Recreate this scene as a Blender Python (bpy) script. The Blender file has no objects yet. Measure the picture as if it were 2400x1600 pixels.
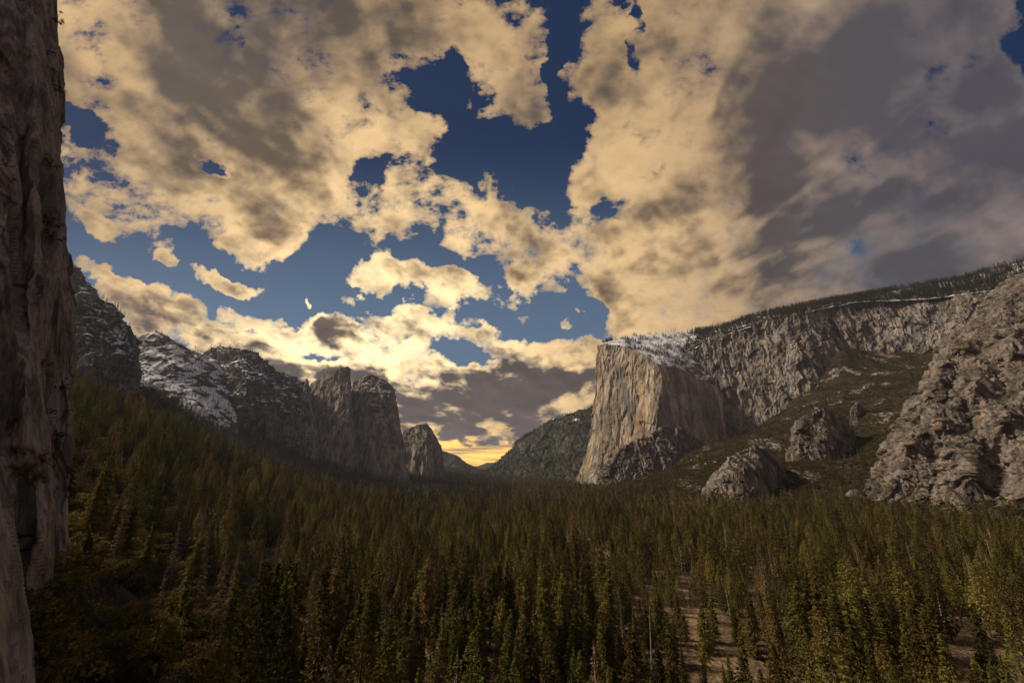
import bpy, math, os
import numpy as np
from mathutils import Vector
rnd = np.random.RandomState(7)
C = bpy.context.scene.collection
SC = bpy.context.scene
PARTS = os.environ.get('PARTS', 'all')
# ------------------------------------------------------------------ camera frame
PITCH = math.atan(0.305); CP, SP = math.cos(PITCH), math.sin(PITCH)
HC = 95.0
def uv(px, py):
    X = (np.asarray(px, float)-1200)/1000; Y = (800-np.asarray(py, float))/1000
    dy = CP-Y*SP
    return X/dy, (SP+Y*CP)/dy
def P(px, py, Y):
    u, v = uv(px, py); return np.stack([u*Y, np.asarray(Y, float)+0*u, HC+v*Y], -1)
def proj(p):
    x, y, z = p[..., 0], p[..., 1], p[..., 2]-HC
    f = np.maximum(y*CP+z*SP, 1e-3); up = -y*SP+z*CP
    return 1200+1000*x/f, 800-1000*up/f, f
cam = bpy.data.cameras.new('camera'); co = bpy.data.objects.new('camera', cam); C.objects.link(co)
co.location = (0, 0, HC); co.rotation_euler = (math.pi/2+PITCH, 0, 0)
cam.sensor_width = 36; cam.lens = 15.0; cam.clip_start = 0.5; cam.clip_end = 60000
SC.camera = co
SC.view_settings.view_transform = 'Standard'; SC.view_settings.look = 'None'
SC.view_settings.gamma = 1; SC.view_settings.exposure = 0.0

# ------------------------------------------------------------------ numpy noise
_p = np.random.RandomState(3).permutation(256); PERM = np.concatenate([_p]*3)
_g = np.random.RandomState(4).normal(size=(256, 3)); GR = _g/np.linalg.norm(_g, axis=1)[:, None]
def perlin(p):
    i = np.floor(p).astype(np.int64); f = p-i; w = f*f*f*(f*(f*6-15)+10); i &= 255
    out = 0
    for dx in (0, 1):
        a = PERM[i[..., 0]+dx]; wx = w[..., 0] if dx else 1-w[..., 0]
        for dy in (0, 1):
            b = PERM[(a+i[..., 1]+dy) & 511]; wy = w[..., 1] if dy else 1-w[..., 1]
            for dz in (0, 1):
                g = GR[PERM[(b+i[..., 2]+dz) & 511]]; wz = w[..., 2] if dz else 1-w[..., 2]
                d = g[..., 0]*(f[..., 0]-dx)+g[..., 1]*(f[..., 1]-dy)+g[..., 2]*(f[..., 2]-dz)
                out = out+wx*wy*wz*d
    return out
def fbm(p, o=5, g=.5, l=2.03):
    s = 0; a = 1
    for k in range(o):
        s = s+a*perlin(p+17.3*k); p = p*l; a *= g
    return s
def ridged(p, o=4, g=.5, l=2.1):
    s = 0; a = 1
    for k in range(o):
        s = s+a*(1-2*np.abs(perlin(p+9.1*k))*1.6); p = p*l; a *= g
    return s*.5
def facets(p, seed=0, tilt=.95):
    """blocky rock: nearest of jittered cells, each a tilted plane"""
    i = np.floor(p).astype(np.int64); best = np.full(p.shape[:-1], 9e9); sec = best.copy(); val = np.zeros(p.shape[:-1])
    for dx in (-1, 0, 1):
        for dy in (-1, 0, 1):
            for dz in (-1, 0, 1):
                c = i+np.array([dx, dy, dz]); h = PERM[(PERM[(PERM[(c[..., 0]+seed) & 255]+c[..., 1]) & 255]+c[..., 2]) & 255]
                o = GR[h]*.45+.5; d = p-(c+o); r = (d*d).sum(-1)
                v = GR[(h+91) & 255, 0]*.7+tilt*(d*GR[(h+37) & 255]).sum(-1)
                m = r < best; sec = np.where(m, best, np.minimum(sec, r)); val = np.where(m, v, val); best = np.where(m, r, best)
    return val, np.sqrt(sec)-np.sqrt(best)

# ------------------------------------------------------------------ mesh helpers
def mesh_np(name, V, F, mats=(), smooth=False, mi=None):
    V = np.asarray(V, np.float32); F = np.asarray(F, np.int32); n = F.shape[1]
    me = bpy.data.meshes.new(name); me.vertices.add(len(V)); me.vertices.foreach_set('co', V.ravel())
    me.loops.add(F.size); me.loops.foreach_set('vertex_index', F.ravel())
    me.polygons.add(len(F)); me.polygons.foreach_set('loop_start', np.arange(0, F.size, n, dtype=np.int32))
    me.polygons.foreach_set('loop_total', np.full(len(F), n, np.int32))
    for m in mats: me.materials.append(m)
    if mi is not None: me.polygons.foreach_set('material_index', np.asarray(mi, np.int32))
    me.polygons.foreach_set('use_smooth', np.full(len(F), smooth, bool))
    me.update(calc_edges=True); return me
def link(name, me, parent=None, **props):
    o = bpy.data.objects.new(name, me); C.objects.link(o)
    if parent: o.parent = parent
    for k, v in props.items():
        if v: o[k] = v
    return o
def gridfaces(nr, nc):
    i = np.arange((nr-1)*(nc-1)); r = i//(nc-1); c = i % (nc-1); a = r*nc+c
    return np.stack([a, a+1, a+nc+1, a+nc], 1)
def normals(G):
    du = np.gradient(G, axis=1); dv = np.gradient(G, axis=0); n = np.cross(du, dv)
    return n/np.maximum(np.linalg.norm(n, axis=-1), 1e-9)[..., None]

# ------------------------------------------------------------------ node helper
class NT:
    def __init__(s, tree): s.t = tree; s.n = tree.nodes; s.l = tree.links
    def node(s, ty, **kw):
        n = s.n.new(ty)
        for k, v in kw.items(): setattr(n, k, v)
        return n
    def put(s, sock, v):
        if hasattr(v, 'is_linked') or isinstance(v, bpy.types.NodeSocket): s.l.new(v, sock)
        else: sock.default_value = v
    def m(s, op, a, b=0.0, c=0.0, clamp=False):
        n = s.node('ShaderNodeMath', operation=op, use_clamp=clamp)
        s.put(n.inputs[0], a); s.put(n.inputs[1], b); s.put(n.inputs[2], c); return n.outputs[0]
    def vm(s, op, a, b=(0, 0, 0)):
        n = s.node('ShaderNodeVectorMath', operation=op); s.put(n.inputs[0], a)
        if op == 'SCALE': s.put(n.inputs['Scale'], b)
        else: s.put(n.inputs[1], b)
        return n.outputs['Value'] if op in ('DOT_PRODUCT', 'LENGTH') else n.outputs[0]
    def ss(s, x, a, b, lo=0.0, hi=1.0, smooth=True):
        n = s.node('ShaderNodeMapRange', interpolation_type='SMOOTHSTEP' if smooth else 'LINEAR')
        s.put(n.inputs['Value'], x); s.put(n.inputs['From Min'], a); s.put(n.inputs['From Max'], b)
        s.put(n.inputs['To Min'], lo); s.put(n.inputs['To Max'], hi); return n.outputs[0]
    def noise(s, vec, scale, detail=4, rough=.5, lac=2.0, dist=0.0, color=False):
        n = s.node('ShaderNodeTexNoise'); s.put(n.inputs['Vector'], vec); n.inputs['Scale'].default_value = scale
        n.inputs['Detail'].default_value = detail; n.inputs['Roughness'].default_value = rough
        n.inputs['Lacunarity'].default_value = lac; n.inputs['Distortion'].default_value = dist
        return n.outputs[1 if color else 0]
    def mix(s, f, a, b, mode='MIX'):
        n = s.node('ShaderNodeMix', data_type='RGBA', blend_type=mode); s.put(n.inputs[0], f)
        for k, v in ((6, a), (7, b)):
            if isinstance(v, (tuple, list)) and len(v) == 3: v = (*v, 1)
            s.put(n.inputs[k], v)
        return n.outputs[2]
    def comb(s, x, y, z):
        n = s.node('ShaderNodeCombineXYZ'); s.put(n.inputs[0], x); s.put(n.inputs[1], y); s.put(n.inputs[2], z); return n.outputs[0]
    def sep(s, v):
        n = s.node('ShaderNodeSeparateXYZ'); s.put(n.inputs[0], v); return n.outputs
def srgb(r, g, b):
    f = lambda c: (c/255/12.92) if c <= 10 else ((c/255+.055)/1.055)**2.4
    return (f(r), f(g), f(b))

# ------------------------------------------------------------------ sky
SUN_AZ, SUN_EL = -78.0, 40.0       # azimuth measured from +Y (view) towards +X
#BEGIN SKY
def build_world():
    w = bpy.data.worlds.new('World'); SC.world = w; w.use_nodes = True
    t = NT(w.node_tree); t.n.clear()
    out = t.node('ShaderNodeOutputWorld'); bg = t.node('ShaderNodeBackground'); t.l.new(bg.outputs[0], out.inputs[0])
    tc = t.node('ShaderNodeTexCoord'); d = tc.outputs['Generated']
    sky = t.node('ShaderNodeTexSky', sky_type='NISHITA'); sky.sun_disc = False
    sky.sun_elevation = math.radians(SUN_EL); sky.sun_rotation = math.radians(SUN_AZ); sky.altitude = 1200
    fz = t.vm('DOT_PRODUCT', d, (0, CP, SP)); fw = t.ss(fz, .1, .4)
    fi = t.m('MAXIMUM', fz, .12)
    a = t.m('DIVIDE', t.vm('DOT_PRODUCT', d, (1, 0, 0)), fi); b = t.m('DIVIDE', t.vm('DOT_PRODUCT', d, (0, -SP, CP)), fi)
    q0 = t.comb(a, b, 0.0)
    dx, dy, dz = t.sep(d)
    dzc = t.m('ADD', t.m('MAXIMUM', dz, 0.0), .14)
    Pl = t.comb(t.m('MULTIPLY', t.m('DIVIDE', dx, dzc), 1.3), t.m('MULTIPLY', t.m('DIVIDE', dy, dzc), .8), 0.0)       # the flat cloud layer overhead
    wc = t.noise(Pl, 1.3, 4, .6, color=True)
    warp = t.vm('SCALE', t.vm('SUBTRACT', wc, (.5, .5, .5)), .5)
    Pw = t.vm('ADD', Pl, warp)
    # layout wobble, in direction space
    wq = t.vm('SCALE', t.vm('SUBTRACT', t.noise(q0, 9.0, 4, .6, color=True), (.5, .5, .5)), .16)
    q = t.vm('MULTIPLY', t.vm('ADD', q0, wq), (1, 1, 0))
    def blobs(lst, start, k=1.3):
        acc = q                      # state vector: x, y = place in the sky, z = running sum
        for (cx, cy, rx, ry, rot, wt) in lst:
            n = t.node('ShaderNodeMapping', vector_type='TEXTURE'); t.put(n.inputs[0], acc)
            cx *= 1.0204; cy *= 1.0204; rx *= 1.02; ry *= 1.02
            n.inputs[1].default_value = ((cx-1200)/1000, (800-cy)/1000, 0); n.inputs[2].default_value = (0, 0, math.radians(-rot))
            n.inputs[3].default_value = (rx/1000, ry/1000, 1e6)
            r2 = t.vm('DOT_PRODUCT', n.outputs[0], n.outputs[0])
            f = t.m('MULTIPLY_ADD', r2, -k, k, clamp=True)
            va = t.node('ShaderNodeVectorMath', operation='MULTIPLY_ADD'); t.put(va.inputs[0], f)
            va.inputs[1].default_value = (0, 0, wt); t.put(va.inputs[2], acc); acc = va.outputs[0]
        return t.sep(acc)[2]
    # (cx, cy, rx, ry, rotation clockwise in the picture, weight)
    cover = [
        (480, 90, 760, 400, 8, .95), (300, 420, 430, 130, 20, .6), (640, 430, 330, 150, -18, .5), (980, 40, 260, 130, -10, .5),
        (860, 250, 150, 130, -20, .28), (980, 300, 80, 60, 20, .36), (760, 470, 160, 90, 20, .22),
        (1190, 150, 125, 190, 0, .62), (1370, 150, 80, 190, 6, .62), (1120, 120, 70, 120, 0, .15),
        (1020, 480, 220, 95, 12, .62), (1210, 570, 260, 110, 35, .55), (1130, 420, 110, 70, -10, .3), (900, 480, 90, 70, 0, .2),
        (1980, 200, 760, 560, -14, .95), (1800, 560, 640, 300, 10, .8), (2250, 560, 400, 200, 0, .5), (1560, 740, 220, 120, 20, .5), (1560, 300, 280, 420, 12, .5), (1500, 680, 260, 200, 40, .6),
        (2250, 430, 300, 160, -8, .35), (1700, 100, 300, 300, 0, .4), (1360, 420, 90, 60, 0, .3), (2150, 560, 420, 110, -5, .35),
        (600, 560, 135, 58, -18, 1.0), (385, 595, 42, 30, 10, 1.0), (525, 660, 88, 24, 10, 1.05), (890, 630, 110, 52, 0, .9),
        (1070, 668, 115, 38, 18, .9), (1200, 655, 50, 65, 10, .8), (225, 525, 65, 32, 30, .9), (1300, 735, 45, 18, 0, 1.0),
        (717, 694, 16, 12, 0, .8), (800, 610, 50, 40, 0, .38), (220, 625, 110, 26, 20, .7), (310, 665, 50, 18, 20, .5),
        (390, 735, 230, 66, 24, 1.0), (600, 820, 190, 50, 14, 1.1), (560, 735, 60, 28, 35, .55), (760, 770, 250, 50, 6, 1.0),
        (950, 735, 130, 42, 5, .85), (1130, 780, 120, 36, 12, .9), (1320, 815, 110, 40, 5, 1.1), (1200, 740, 70, 24, 0, .35),
        (1000, 900, 360, 110, 6, 1.4), (1250, 900, 240, 100, 0, 1.2), (760, 900, 220, 80, 0, 1.3), (1130, 975, 320, 62, 0, 1.5), (1400, 900, 120, 90, 0, .6),
        (1060, 1052, 70, 6, 2, .5),
        # holes
        (838, 425, 55, 70, 0, -.6), (1190, 350, 90, 45, 0, -.4), (1345, 720, 50, 60, -30, -.6), (470, 590, 200, 20, 0, -.5), (1060, 330, 80, 50, 0, -.5),
        (185, 290, 140, 56, 18, -1.15), (478, 384, 52, 26, 12, -1.1), (970, 180, 120, 90, 10, -.75), (1150, 330, 120, 60, 0, -.35),
        (1045, 240, 40, 140, 0, -.5), (1285, 130, 24, 190, 3, -.6), (1462, 90, 24, 120, 10, -.7), (1300, 300, 100, 70, -20, -.6), (1230, 400, 120, 60, 10, -.5),
        (1405, 480, 60, 42, -15, -.9), (1445, 545, 45, 16, 10, -.8), (1510, 395, 40, 22, -20, -.7), (1570, 480, 20, 18, 0, -.5), (1350, 260, 30, 60, -10, -.4),
        (2440, 110, 150, 150, 20, -1.0), (2420, 540, 150, 60, -20, -.6), (2110, 500, 190, 28, -16, -.55), (1900, 90, 90, 60, 0, -.15),
        (1330, 660, 40, 90, -30, -.5), (560, 620, 120, 24, 5, -.3), (1000, 590, 90, 30, 20, -.3), (1150, 830, 110, 14, 6, -.5), (1210, 965, 50, 10, -20, -.5),
    ]
    cov0 = blobs(cover, 0.0)
    cov = t.m('ADD', t.m('MULTIPLY', cov0, fw), t.m('MULTIPLY_ADD', fw, -.55, .55))
    shape = t.noise(Pw, 2.4, 7, .55, 2.1); lo1 = t.noise(Pw, 2.4, 3, .55, 2.1)
    fine = t.noise(t.vm('ADD', t.vm('MULTIPLY', q0, (1, 1.35, 1)), t.vm('SCALE', warp, .12)), 13.0, 6, .62, 2.1)
    midn = t.noise(t.vm('ADD', q0, t.vm('SCALE', warp, .25)), 5.5, 3, .5)
    nn = t.m('ADD', t.m('MULTIPLY', t.m('ADD', t.m('MULTIPLY', shape, .5), t.m('MULTIPLY', midn, .5)), .62), t.m('MULTIPLY', fine, .38))
    # the same layer sampled a little further towards the glow gives each billow a lit and a shaded side
    shape2 = t.noise(t.vm('ADD', Pw, (-.03, .13, 0)), 2.4, 3, .55, 2.1)
    fine2 = t.noise(t.vm('ADD', t.vm('MULTIPLY', t.vm('ADD', q0, (-.004, -.02, 0)), (1, 1.35, 1)), t.vm('SCALE', warp, .12)), 13.0, 3, .55, 2.1)
    rel = t.m('ADD', t.m('MULTIPLY', t.m('SUBTRACT', lo1, shape2), .9), t.m('MULTIPLY', t.m('SUBTRACT', fine, fine2), t.ss(b, .0, .6, .7, .3)))
    D = t.m('ADD', t.m('MINIMUM', t.m('ADD', cov, t.m('MULTIPLY', t.ss(a, .35, .8), t.ss(cov, .3, .8, 0, .4))), 1.35), t.m('MULTIPLY_ADD', nn, 6.8, -3.4-.37))
    soft = t.ss(a, .1, 1.0, .75, 1.1)
    al = t.m('DIVIDE', D, soft, clamp=True)
    al = t.m('MULTIPLY', al, t.m('MULTIPLY_ADD', al, -1.0, 2.0))
    # shading: dark cores
    shade_l = [
        (560, 40, 560, 150, 4, .45), (2150, 230, 420, 300, 0, .3), (2150, 380, 640, 560, 0, .42), (1750, 330, 300, 300, 20, .2), (930, 400, 70, 45, 0, .5), (1180, 540, 150, 40, 20, .35),
        (640, 150, 400, 260, 12, .75), (560, 440, 230, 110, 50, .25), (300, 180, 240, 70, 28, .2), (330, 330, 260, 50, 22, .2), (1230, 240, 110, 90, 0, .55), (1150, 470, 130, 50, 15, .35),
        (950, 440, 70, 40, 0, .5), (1250, 530, 120, 45, 20, .2), (1520, 180, 180, 160, 0, .35), (2000, 220, 560, 330, 0, .5), (1850, 600, 560, 190, 15, .4), (1540, 620, 160, 60, 30, .25),
        (2100, 560, 450, 150, 0, .35), (700, 750, 80, 26, 0, .7), (800, 760, 90, 45, 0, .7), (340, 735, 170, 34, 24, .55), (600, 830, 190, 32, 14, .8), (1120, 800, 110, 22, 10, .6), (1330, 790, 60, 16, 0, .3), (1350, 870, 90, 20, 0, .5),
        (980, 890, 320, 70, 4, 1.3), (1220, 880, 240, 60, 0, 1.2), (1130, 970, 340, 80, 0, 1.5), (760, 890, 200, 60, 0, .9), (1100, 1010, 260, 24, 0, 1.0), (1100, 960, 260, 60, 0, .3),
        (1300, 935, 90, 34, -25, -.8), (900, 830, 60, 20, 10, -.4), (1000, 870, 70, 25, 20, -.25), (1530, 750, 170, 50, -18, -.4), (1640, 260, 70, 130, 35, -.3), (2190, 400, 150, 50, 5, -.45), (820, 800, 180, 22, 4, -.4),
    ]
    sh = blobs(shade_l, 0.0, 1.0)
    big = t.noise(Pl, 1.3, 2, .5)
    Dl = t.m('ADD', t.m('MULTIPLY', t.m('MINIMUM', cov, 1.0), .62), t.m('MULTIPLY_ADD', t.m('ADD', lo1, midn), 2.3, -2.3))
    thick = t.ss(Dl, .02, 1.25)
    s1 = t.m('MULTIPLY', t.m('MINIMUM', t.m('MAXIMUM', sh, -.5), 1.5), t.m('MULTIPLY_ADD', thick, .55, .45))
    s2 = t.m('ADD', s1, t.m('ADD', t.m('MULTIPLY', thick, t.ss(a, .15, .8, .72, .16)), t.m('ADD', t.ss(b, .3, .8, -.20, -.08), t.ss(a, .3, .9, 0, .34))))
    s3 = t.m('ADD', s2, t.m('MULTIPLY', t.m('MULTIPLY_ADD', big, .7, -.36), t.ss(a, .2, .8, 1.0, .5)))
    right = t.ss(a, .25, 1.05); rel = t.m('MULTIPLY', rel, t.m('MULTIPLY_ADD', right, -.7, 1.0))
    s4 = t.m('ADD', s3, t.m('MULTIPLY', rel, t.ss(b, -.1, .5, 1.5, 2.3)), clamp=True)
    # glow around the veiled sun
    def dist(cx, cy, sx=1., sy=1.):
        return t.vm('LENGTH', t.vm('MULTIPLY', t.vm('SUBTRACT', q0, ((cx-1200)/1000, (800-cy)/1000, 0)), (sx, sy, 1)))
    g = t.ss(dist(880, 760, .85, 1.15), .02, .85, 1, 0)
    gx = t.ss(dist(840, 790, .8, 1.6), .0, .42, 1, 0)
    brt = t.mix(g, srgb(196, 162, 118), (1.10, .76, .38))
    brt = t.mix(t.m('MULTIPLY', right, t.m('SUBTRACT', 1.0, g)), brt, srgb(150, 132, 120))
    brt = t.mix(t.m('MULTIPLY', gx, 1.15, clamp=True), brt, (1.6, 1.22, .66))
    low = t.ss(b, -.02, .16, 1, 0)
    drk = t.mix(g, srgb(92, 82, 74), srgb(124, 100, 76))
    drk = t.mix(right, drk, srgb(78, 75, 84))
    drk = t.mix(low, drk, srgb(84, 74, 74))
    s4 = t.ss(s4, -.08, 1.08)
    cl = t.mix(s4, brt, drk)
    cl = t.vm('SCALE', cl, t.m('MULTIPLY_ADD', rel, -1.1, t.ss(thick, 0, .5, 1.08, 1.0)))
    # clear sky: the Nishita sky, deepened towards the zenith
    up = t.ss(b, -.02, .50)
    mulc = t.mix(up, (.46, .52, .56, 1), (.05, .11, .20, 1))
    clear = t.mix(1.0, t.vm('SCALE', sky.outputs[0], .10), mulc, 'MULTIPLY')
    floor_ = t.mix(up, srgb(90, 114, 138), srgb(17, 44, 80))
    clear = t.mix(.75, clear, floor_)
    hz = t.ss(b, -.30, -.19, 1, 0)
    hzn = t.noise(t.vm('MULTIPLY', q0, (1.5, 26, 1)), 2.4, 6, .6)
    gold = t.mix(t.ss(hzn, .42, .66), (1.9, 1.08, .17, 1), srgb(150, 120, 92))
    clear = t.mix(t.m('MULTIPLY', t.m('MULTIPLY', t.ss(b, -.21, -.16, 1, 0), t.ss(b, -.33, -.31)), t.ss(t.m('ABSOLUTE', t.m('ADD', a, .1)), .1, .5, 1, 0)), clear, gold)
    col = t.mix(al, clear, cl)
    col = t.vm('SCALE', col, t.ss(fz, -.25, .3, 1.4, 1.0))      # unseen sky behind the viewer, brightened to light the camera-facing rock
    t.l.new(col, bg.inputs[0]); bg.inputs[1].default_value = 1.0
    w.cycles.sampling_method = 'MANUAL'; w.cycles.sample_map_resolution = 512
build_world()
#END SKY
sl = bpy.data.lights.new('sun', 'SUN'); so = bpy.data.objects.new('sun', sl); C.objects.link(so)
sl.energy = 4.9; sl.angle = math.radians(8); sl.color = (1, .83, .62)
_a, _e = math.radians(SUN_AZ), math.radians(SUN_EL)
so.rotation_euler = Vector((math.sin(_a)*math.cos(_e), math.cos(_a)*math.cos(_e), math.sin(_e))).to_track_quat('Z', 'Y').to_euler()
so.location = (0, 0, 3000)
#NEXT
# ------------------------------------------------------------------ materials
def rock_mat(name, base, alt, streak=.5, snow=0.0, snow_n=.45, veg=.2, veg_n=.35, scale=1.0, orange=0.0, bump=1.0, vegcol=(.022, .024, .010), snow_z=None, det=3, nzs=.6, stain_lit_patches=()):
    """granite: warm grey, black water streaks running down, pale scars, plants and snow on ledges. scale ~ size of features in m"""
    m = bpy.data.materials.new(name); m.use_nodes = True; t = NT(m.node_tree); b = t.n['Principled BSDF']
    g = t.node('ShaderNodeNewGeometry'); pos = g.outputs['Position']; nz = t.sep(g.outputs['Normal'])[2]
    p = t.vm('SCALE', pos, 1/scale)
    wp = t.vm('ADD', p, t.vm('SCALE', t.noise(t.vm('MULTIPLY', p, (1, 1, .3)), .012, 2, .5, color=True), 20.0))
    n1 = t.noise(wp, .012, 6, .62)
    col = t.mix(t.ss(n1, .36, .66), base, alt)
    n2 = t.noise(t.vm('MULTIPLY', wp, (1, 1, nzs)), .038, det, .6)
    col = t.mix(t.ss(n2, .30, .72), t.mix(.42, col, (.05, .042, .038)), t.mix(.30, col, (.42, .37, .32)))
    st0 = t.noise(t.vm('MULTIPLY', wp, (1, 1, .12)), .022, 3, .55)
    col = t.mix(t.ss(st0, .44, .60, .0, .7), col, tuple(c*.36 for c in base)); col = t.mix(t.ss(st0, .50, .36, .0, .5), col, tuple(min(1, c*1.5) for c in base))
    st = t.noise(t.vm('MULTIPLY', wp, (1, 1, .05)), .06, det, .6)
    stm = t.noise(wp, .006, 3, .5)
    col = t.mix(t.m('MULTIPLY', t.m('MULTIPLY', t.ss(st, .50, .60), t.ss(stm, .36, .52)), streak), col, (.035, .034, .042))
    st2 = t.noise(t.vm('MULTIPLY', wp, (1, 1, .09)), .12, det, .6)
    col = t.mix(t.m('MULTIPLY', t.ss(st2, .54, .70), .55*streak+.1), col, tuple(min(1, c*1.55) for c in base))
    if orange: col = t.mix(t.m('MULTIPLY', t.ss(t.noise(t.vm('MULTIPLY', wp, (1, 1, .4)), .02, 4, .6), .5, .66), orange), col, (.40, .25, .13))
    if stain_lit_patches:
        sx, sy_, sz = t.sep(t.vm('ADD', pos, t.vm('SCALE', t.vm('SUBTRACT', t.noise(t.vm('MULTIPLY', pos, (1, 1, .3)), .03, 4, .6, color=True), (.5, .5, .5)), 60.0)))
        for (px, py, Y, rx, rz, c_, w_) in stain_lit_patches:
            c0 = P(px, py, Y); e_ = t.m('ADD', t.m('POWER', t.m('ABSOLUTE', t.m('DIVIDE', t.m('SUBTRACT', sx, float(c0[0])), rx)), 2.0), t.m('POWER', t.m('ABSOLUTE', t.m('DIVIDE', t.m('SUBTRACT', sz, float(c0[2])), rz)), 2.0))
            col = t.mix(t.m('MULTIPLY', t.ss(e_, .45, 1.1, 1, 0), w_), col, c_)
    # cracks
    vor = t.node('ShaderNodeTexVoronoi', feature='DISTANCE_TO_EDGE'); t.put(vor.inputs['Vector'], t.vm('MULTIPLY', t.vm('ADD', wp, t.vm('SCALE', t.noise(p, .12, 3, .6, color=True), 9.0)), (1, 1, .30)))
    vor.inputs['Scale'].default_value = .032
    crack = t.ss(vor.outputs['Distance'], 0, .05, 1, 0)
    col = t.mix(t.m('MULTIPLY', crack, t.ss(stm, .66, .42, 0, .55)), col, (.03, .027, .024))
    if veg:
        vn = t.noise(p, .022, det+2, .68)
        vm_ = t.m('MULTIPLY', t.ss(t.m('ADD', nz, t.m('MULTIPLY_ADD', vn, 1.3, -.65)), veg_n, veg_n+.10), veg, clamp=True)
        vc = t.mix(t.noise(p, .2, 4, .7), tuple(c*.6 for c in vegcol), tuple(c*1.7 for c in vegcol))
        col = t.mix(vm_, col, vc)
    rough = .9
    if snow:
        sn = t.noise(p, .020, det+2, .7)
        s_ = t.m('ADD', nz, t.m('MULTIPLY_ADD', sn, 1.7, -.85))
        if snow_z: s_ = t.m('ADD', s_, t.ss(t.sep(pos)[2], snow_z[0], snow_z[1], -.8, 0))
        col = t.mix(t.m('MULTIPLY', t.ss(s_, snow_n, snow_n+.09), snow), col, (.68, .70, .76))
    t.l.new(col, b.inputs['Base Color']); b.inputs['Roughness'].default_value = rough; b.inputs['Specular IOR Level'].default_value = .2
    bp = t.node('ShaderNodeBump'); bp.inputs['Strength'].default_value = .8; bp.inputs['Distance'].default_value = .9*scale*bump
    h = t.m('ADD', t.m('MULTIPLY', n2, 3.2), t.m('ADD', t.m('MULTIPLY', st2, 1.3), t.m('MULTIPLY', crack, -.7)))
    t.put(bp.inputs['Height'], h); t.l.new(bp.outputs[0], b.inputs['Normal'])
    return m
def plain_mat(name, c1, c2, sc=1.0, rough=.9, detail=5, obj_rand=0.0, c3=None, trans=0.0, lo=.35, hi=.65):
    m = bpy.data.materials.new(name); m.use_nodes = True; t = NT(m.node_tree); b = t.n['Principled BSDF']
    g = t.node('ShaderNodeNewGeometry')
    col = t.mix(t.ss(t.noise(g.outputs['Position'], sc, detail, .65), lo, hi), c1, c2)
    if obj_rand:
        oi = t.node('ShaderNodeObjectInfo'); r = oi.outputs['Random']
        if c3: col = t.mix(t.m('MULTIPLY', t.ss(r, .45, 1.0), .9), col, c3)
        r2 = t.m('FRACT', t.m('MULTIPLY', r, 7.31)); col = t.mix(1.0, col, t.comb(t.m('MULTIPLY_ADD', r2, obj_rand, 1-obj_rand*.5), t.m('MULTIPLY_ADD', r2, obj_rand, 1-obj_rand*.5), t.m('MULTIPLY_ADD', r2, obj_rand, 1-obj_rand*.5)), 'MULTIPLY')
    t.put(b.inputs['Base Color'], col); b.inputs['Roughness'].default_value = rough; b.inputs['Specular IOR Level'].default_value = .15
    if trans:
        tr = t.node('ShaderNodeBsdfTranslucent'); t.put(tr.inputs[0], col); mx = t.node('ShaderNodeMixShader'); mx.inputs[0].default_value = trans
        t.l.new(b.outputs[0], mx.inputs[1]); t.l.new(tr.outputs[0], mx.inputs[2]); t.l.new(mx.outputs[0], t.n['Material Output'].inputs[0])
    return m
M_NEEDLE = plain_mat('conifer_needles', (.064, .066, .015), (.142, .122, .027), .02, obj_rand=1.25, c3=(.135, .088, .030), trans=.25)
M_NEEDLE_FAR = plain_mat('far_needles', (.050, .054, .018), (.130, .106, .036), .008, obj_rand=1.25, c3=(.115, .080, .034), trans=.2)
M_FIR_SHADED = plain_mat('dark_fir_needles', (.016, .018, .009), (.052, .048, .020), .01, obj_rand=1.1, trans=.15)  # unlit silhouette tone of the rim trees put into the needle colour
M_BROWN = plain_mat('dry_needles', (.11, .066, .042), (.20, .135, .095), .5, obj_rand=.4, trans=.2)
M_OAK = plain_mat('oak_leaves', (.085, .078, .017), (.22, .17, .038), .5, obj_rand=.7, c3=(.14, .098, .03), trans=.25)
M_BRUSH = plain_mat('brush_leaves', (.030, .028, .010), (.088, .070, .024), .25, obj_rand=.8, c3=(.10, .07, .032), trans=.2)
M_BARE = plain_mat('bare_twigs', (.075, .050, .036), (.15, .105, .08), .6, obj_rand=.5)
M_BARK = plain_mat('bark', (.045, .030, .020), (.10, .065, .045), 1.5, obj_rand=.5)
M_SNAG = plain_mat('weathered_wood', (.20, .155, .12), (.40, .33, .27), 1.2, obj_rand=.3)
M_DARKN = plain_mat('cliff_needles', (.012, .015, .005), (.035, .038, .012), 1.2, obj_rand=.4)

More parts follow.
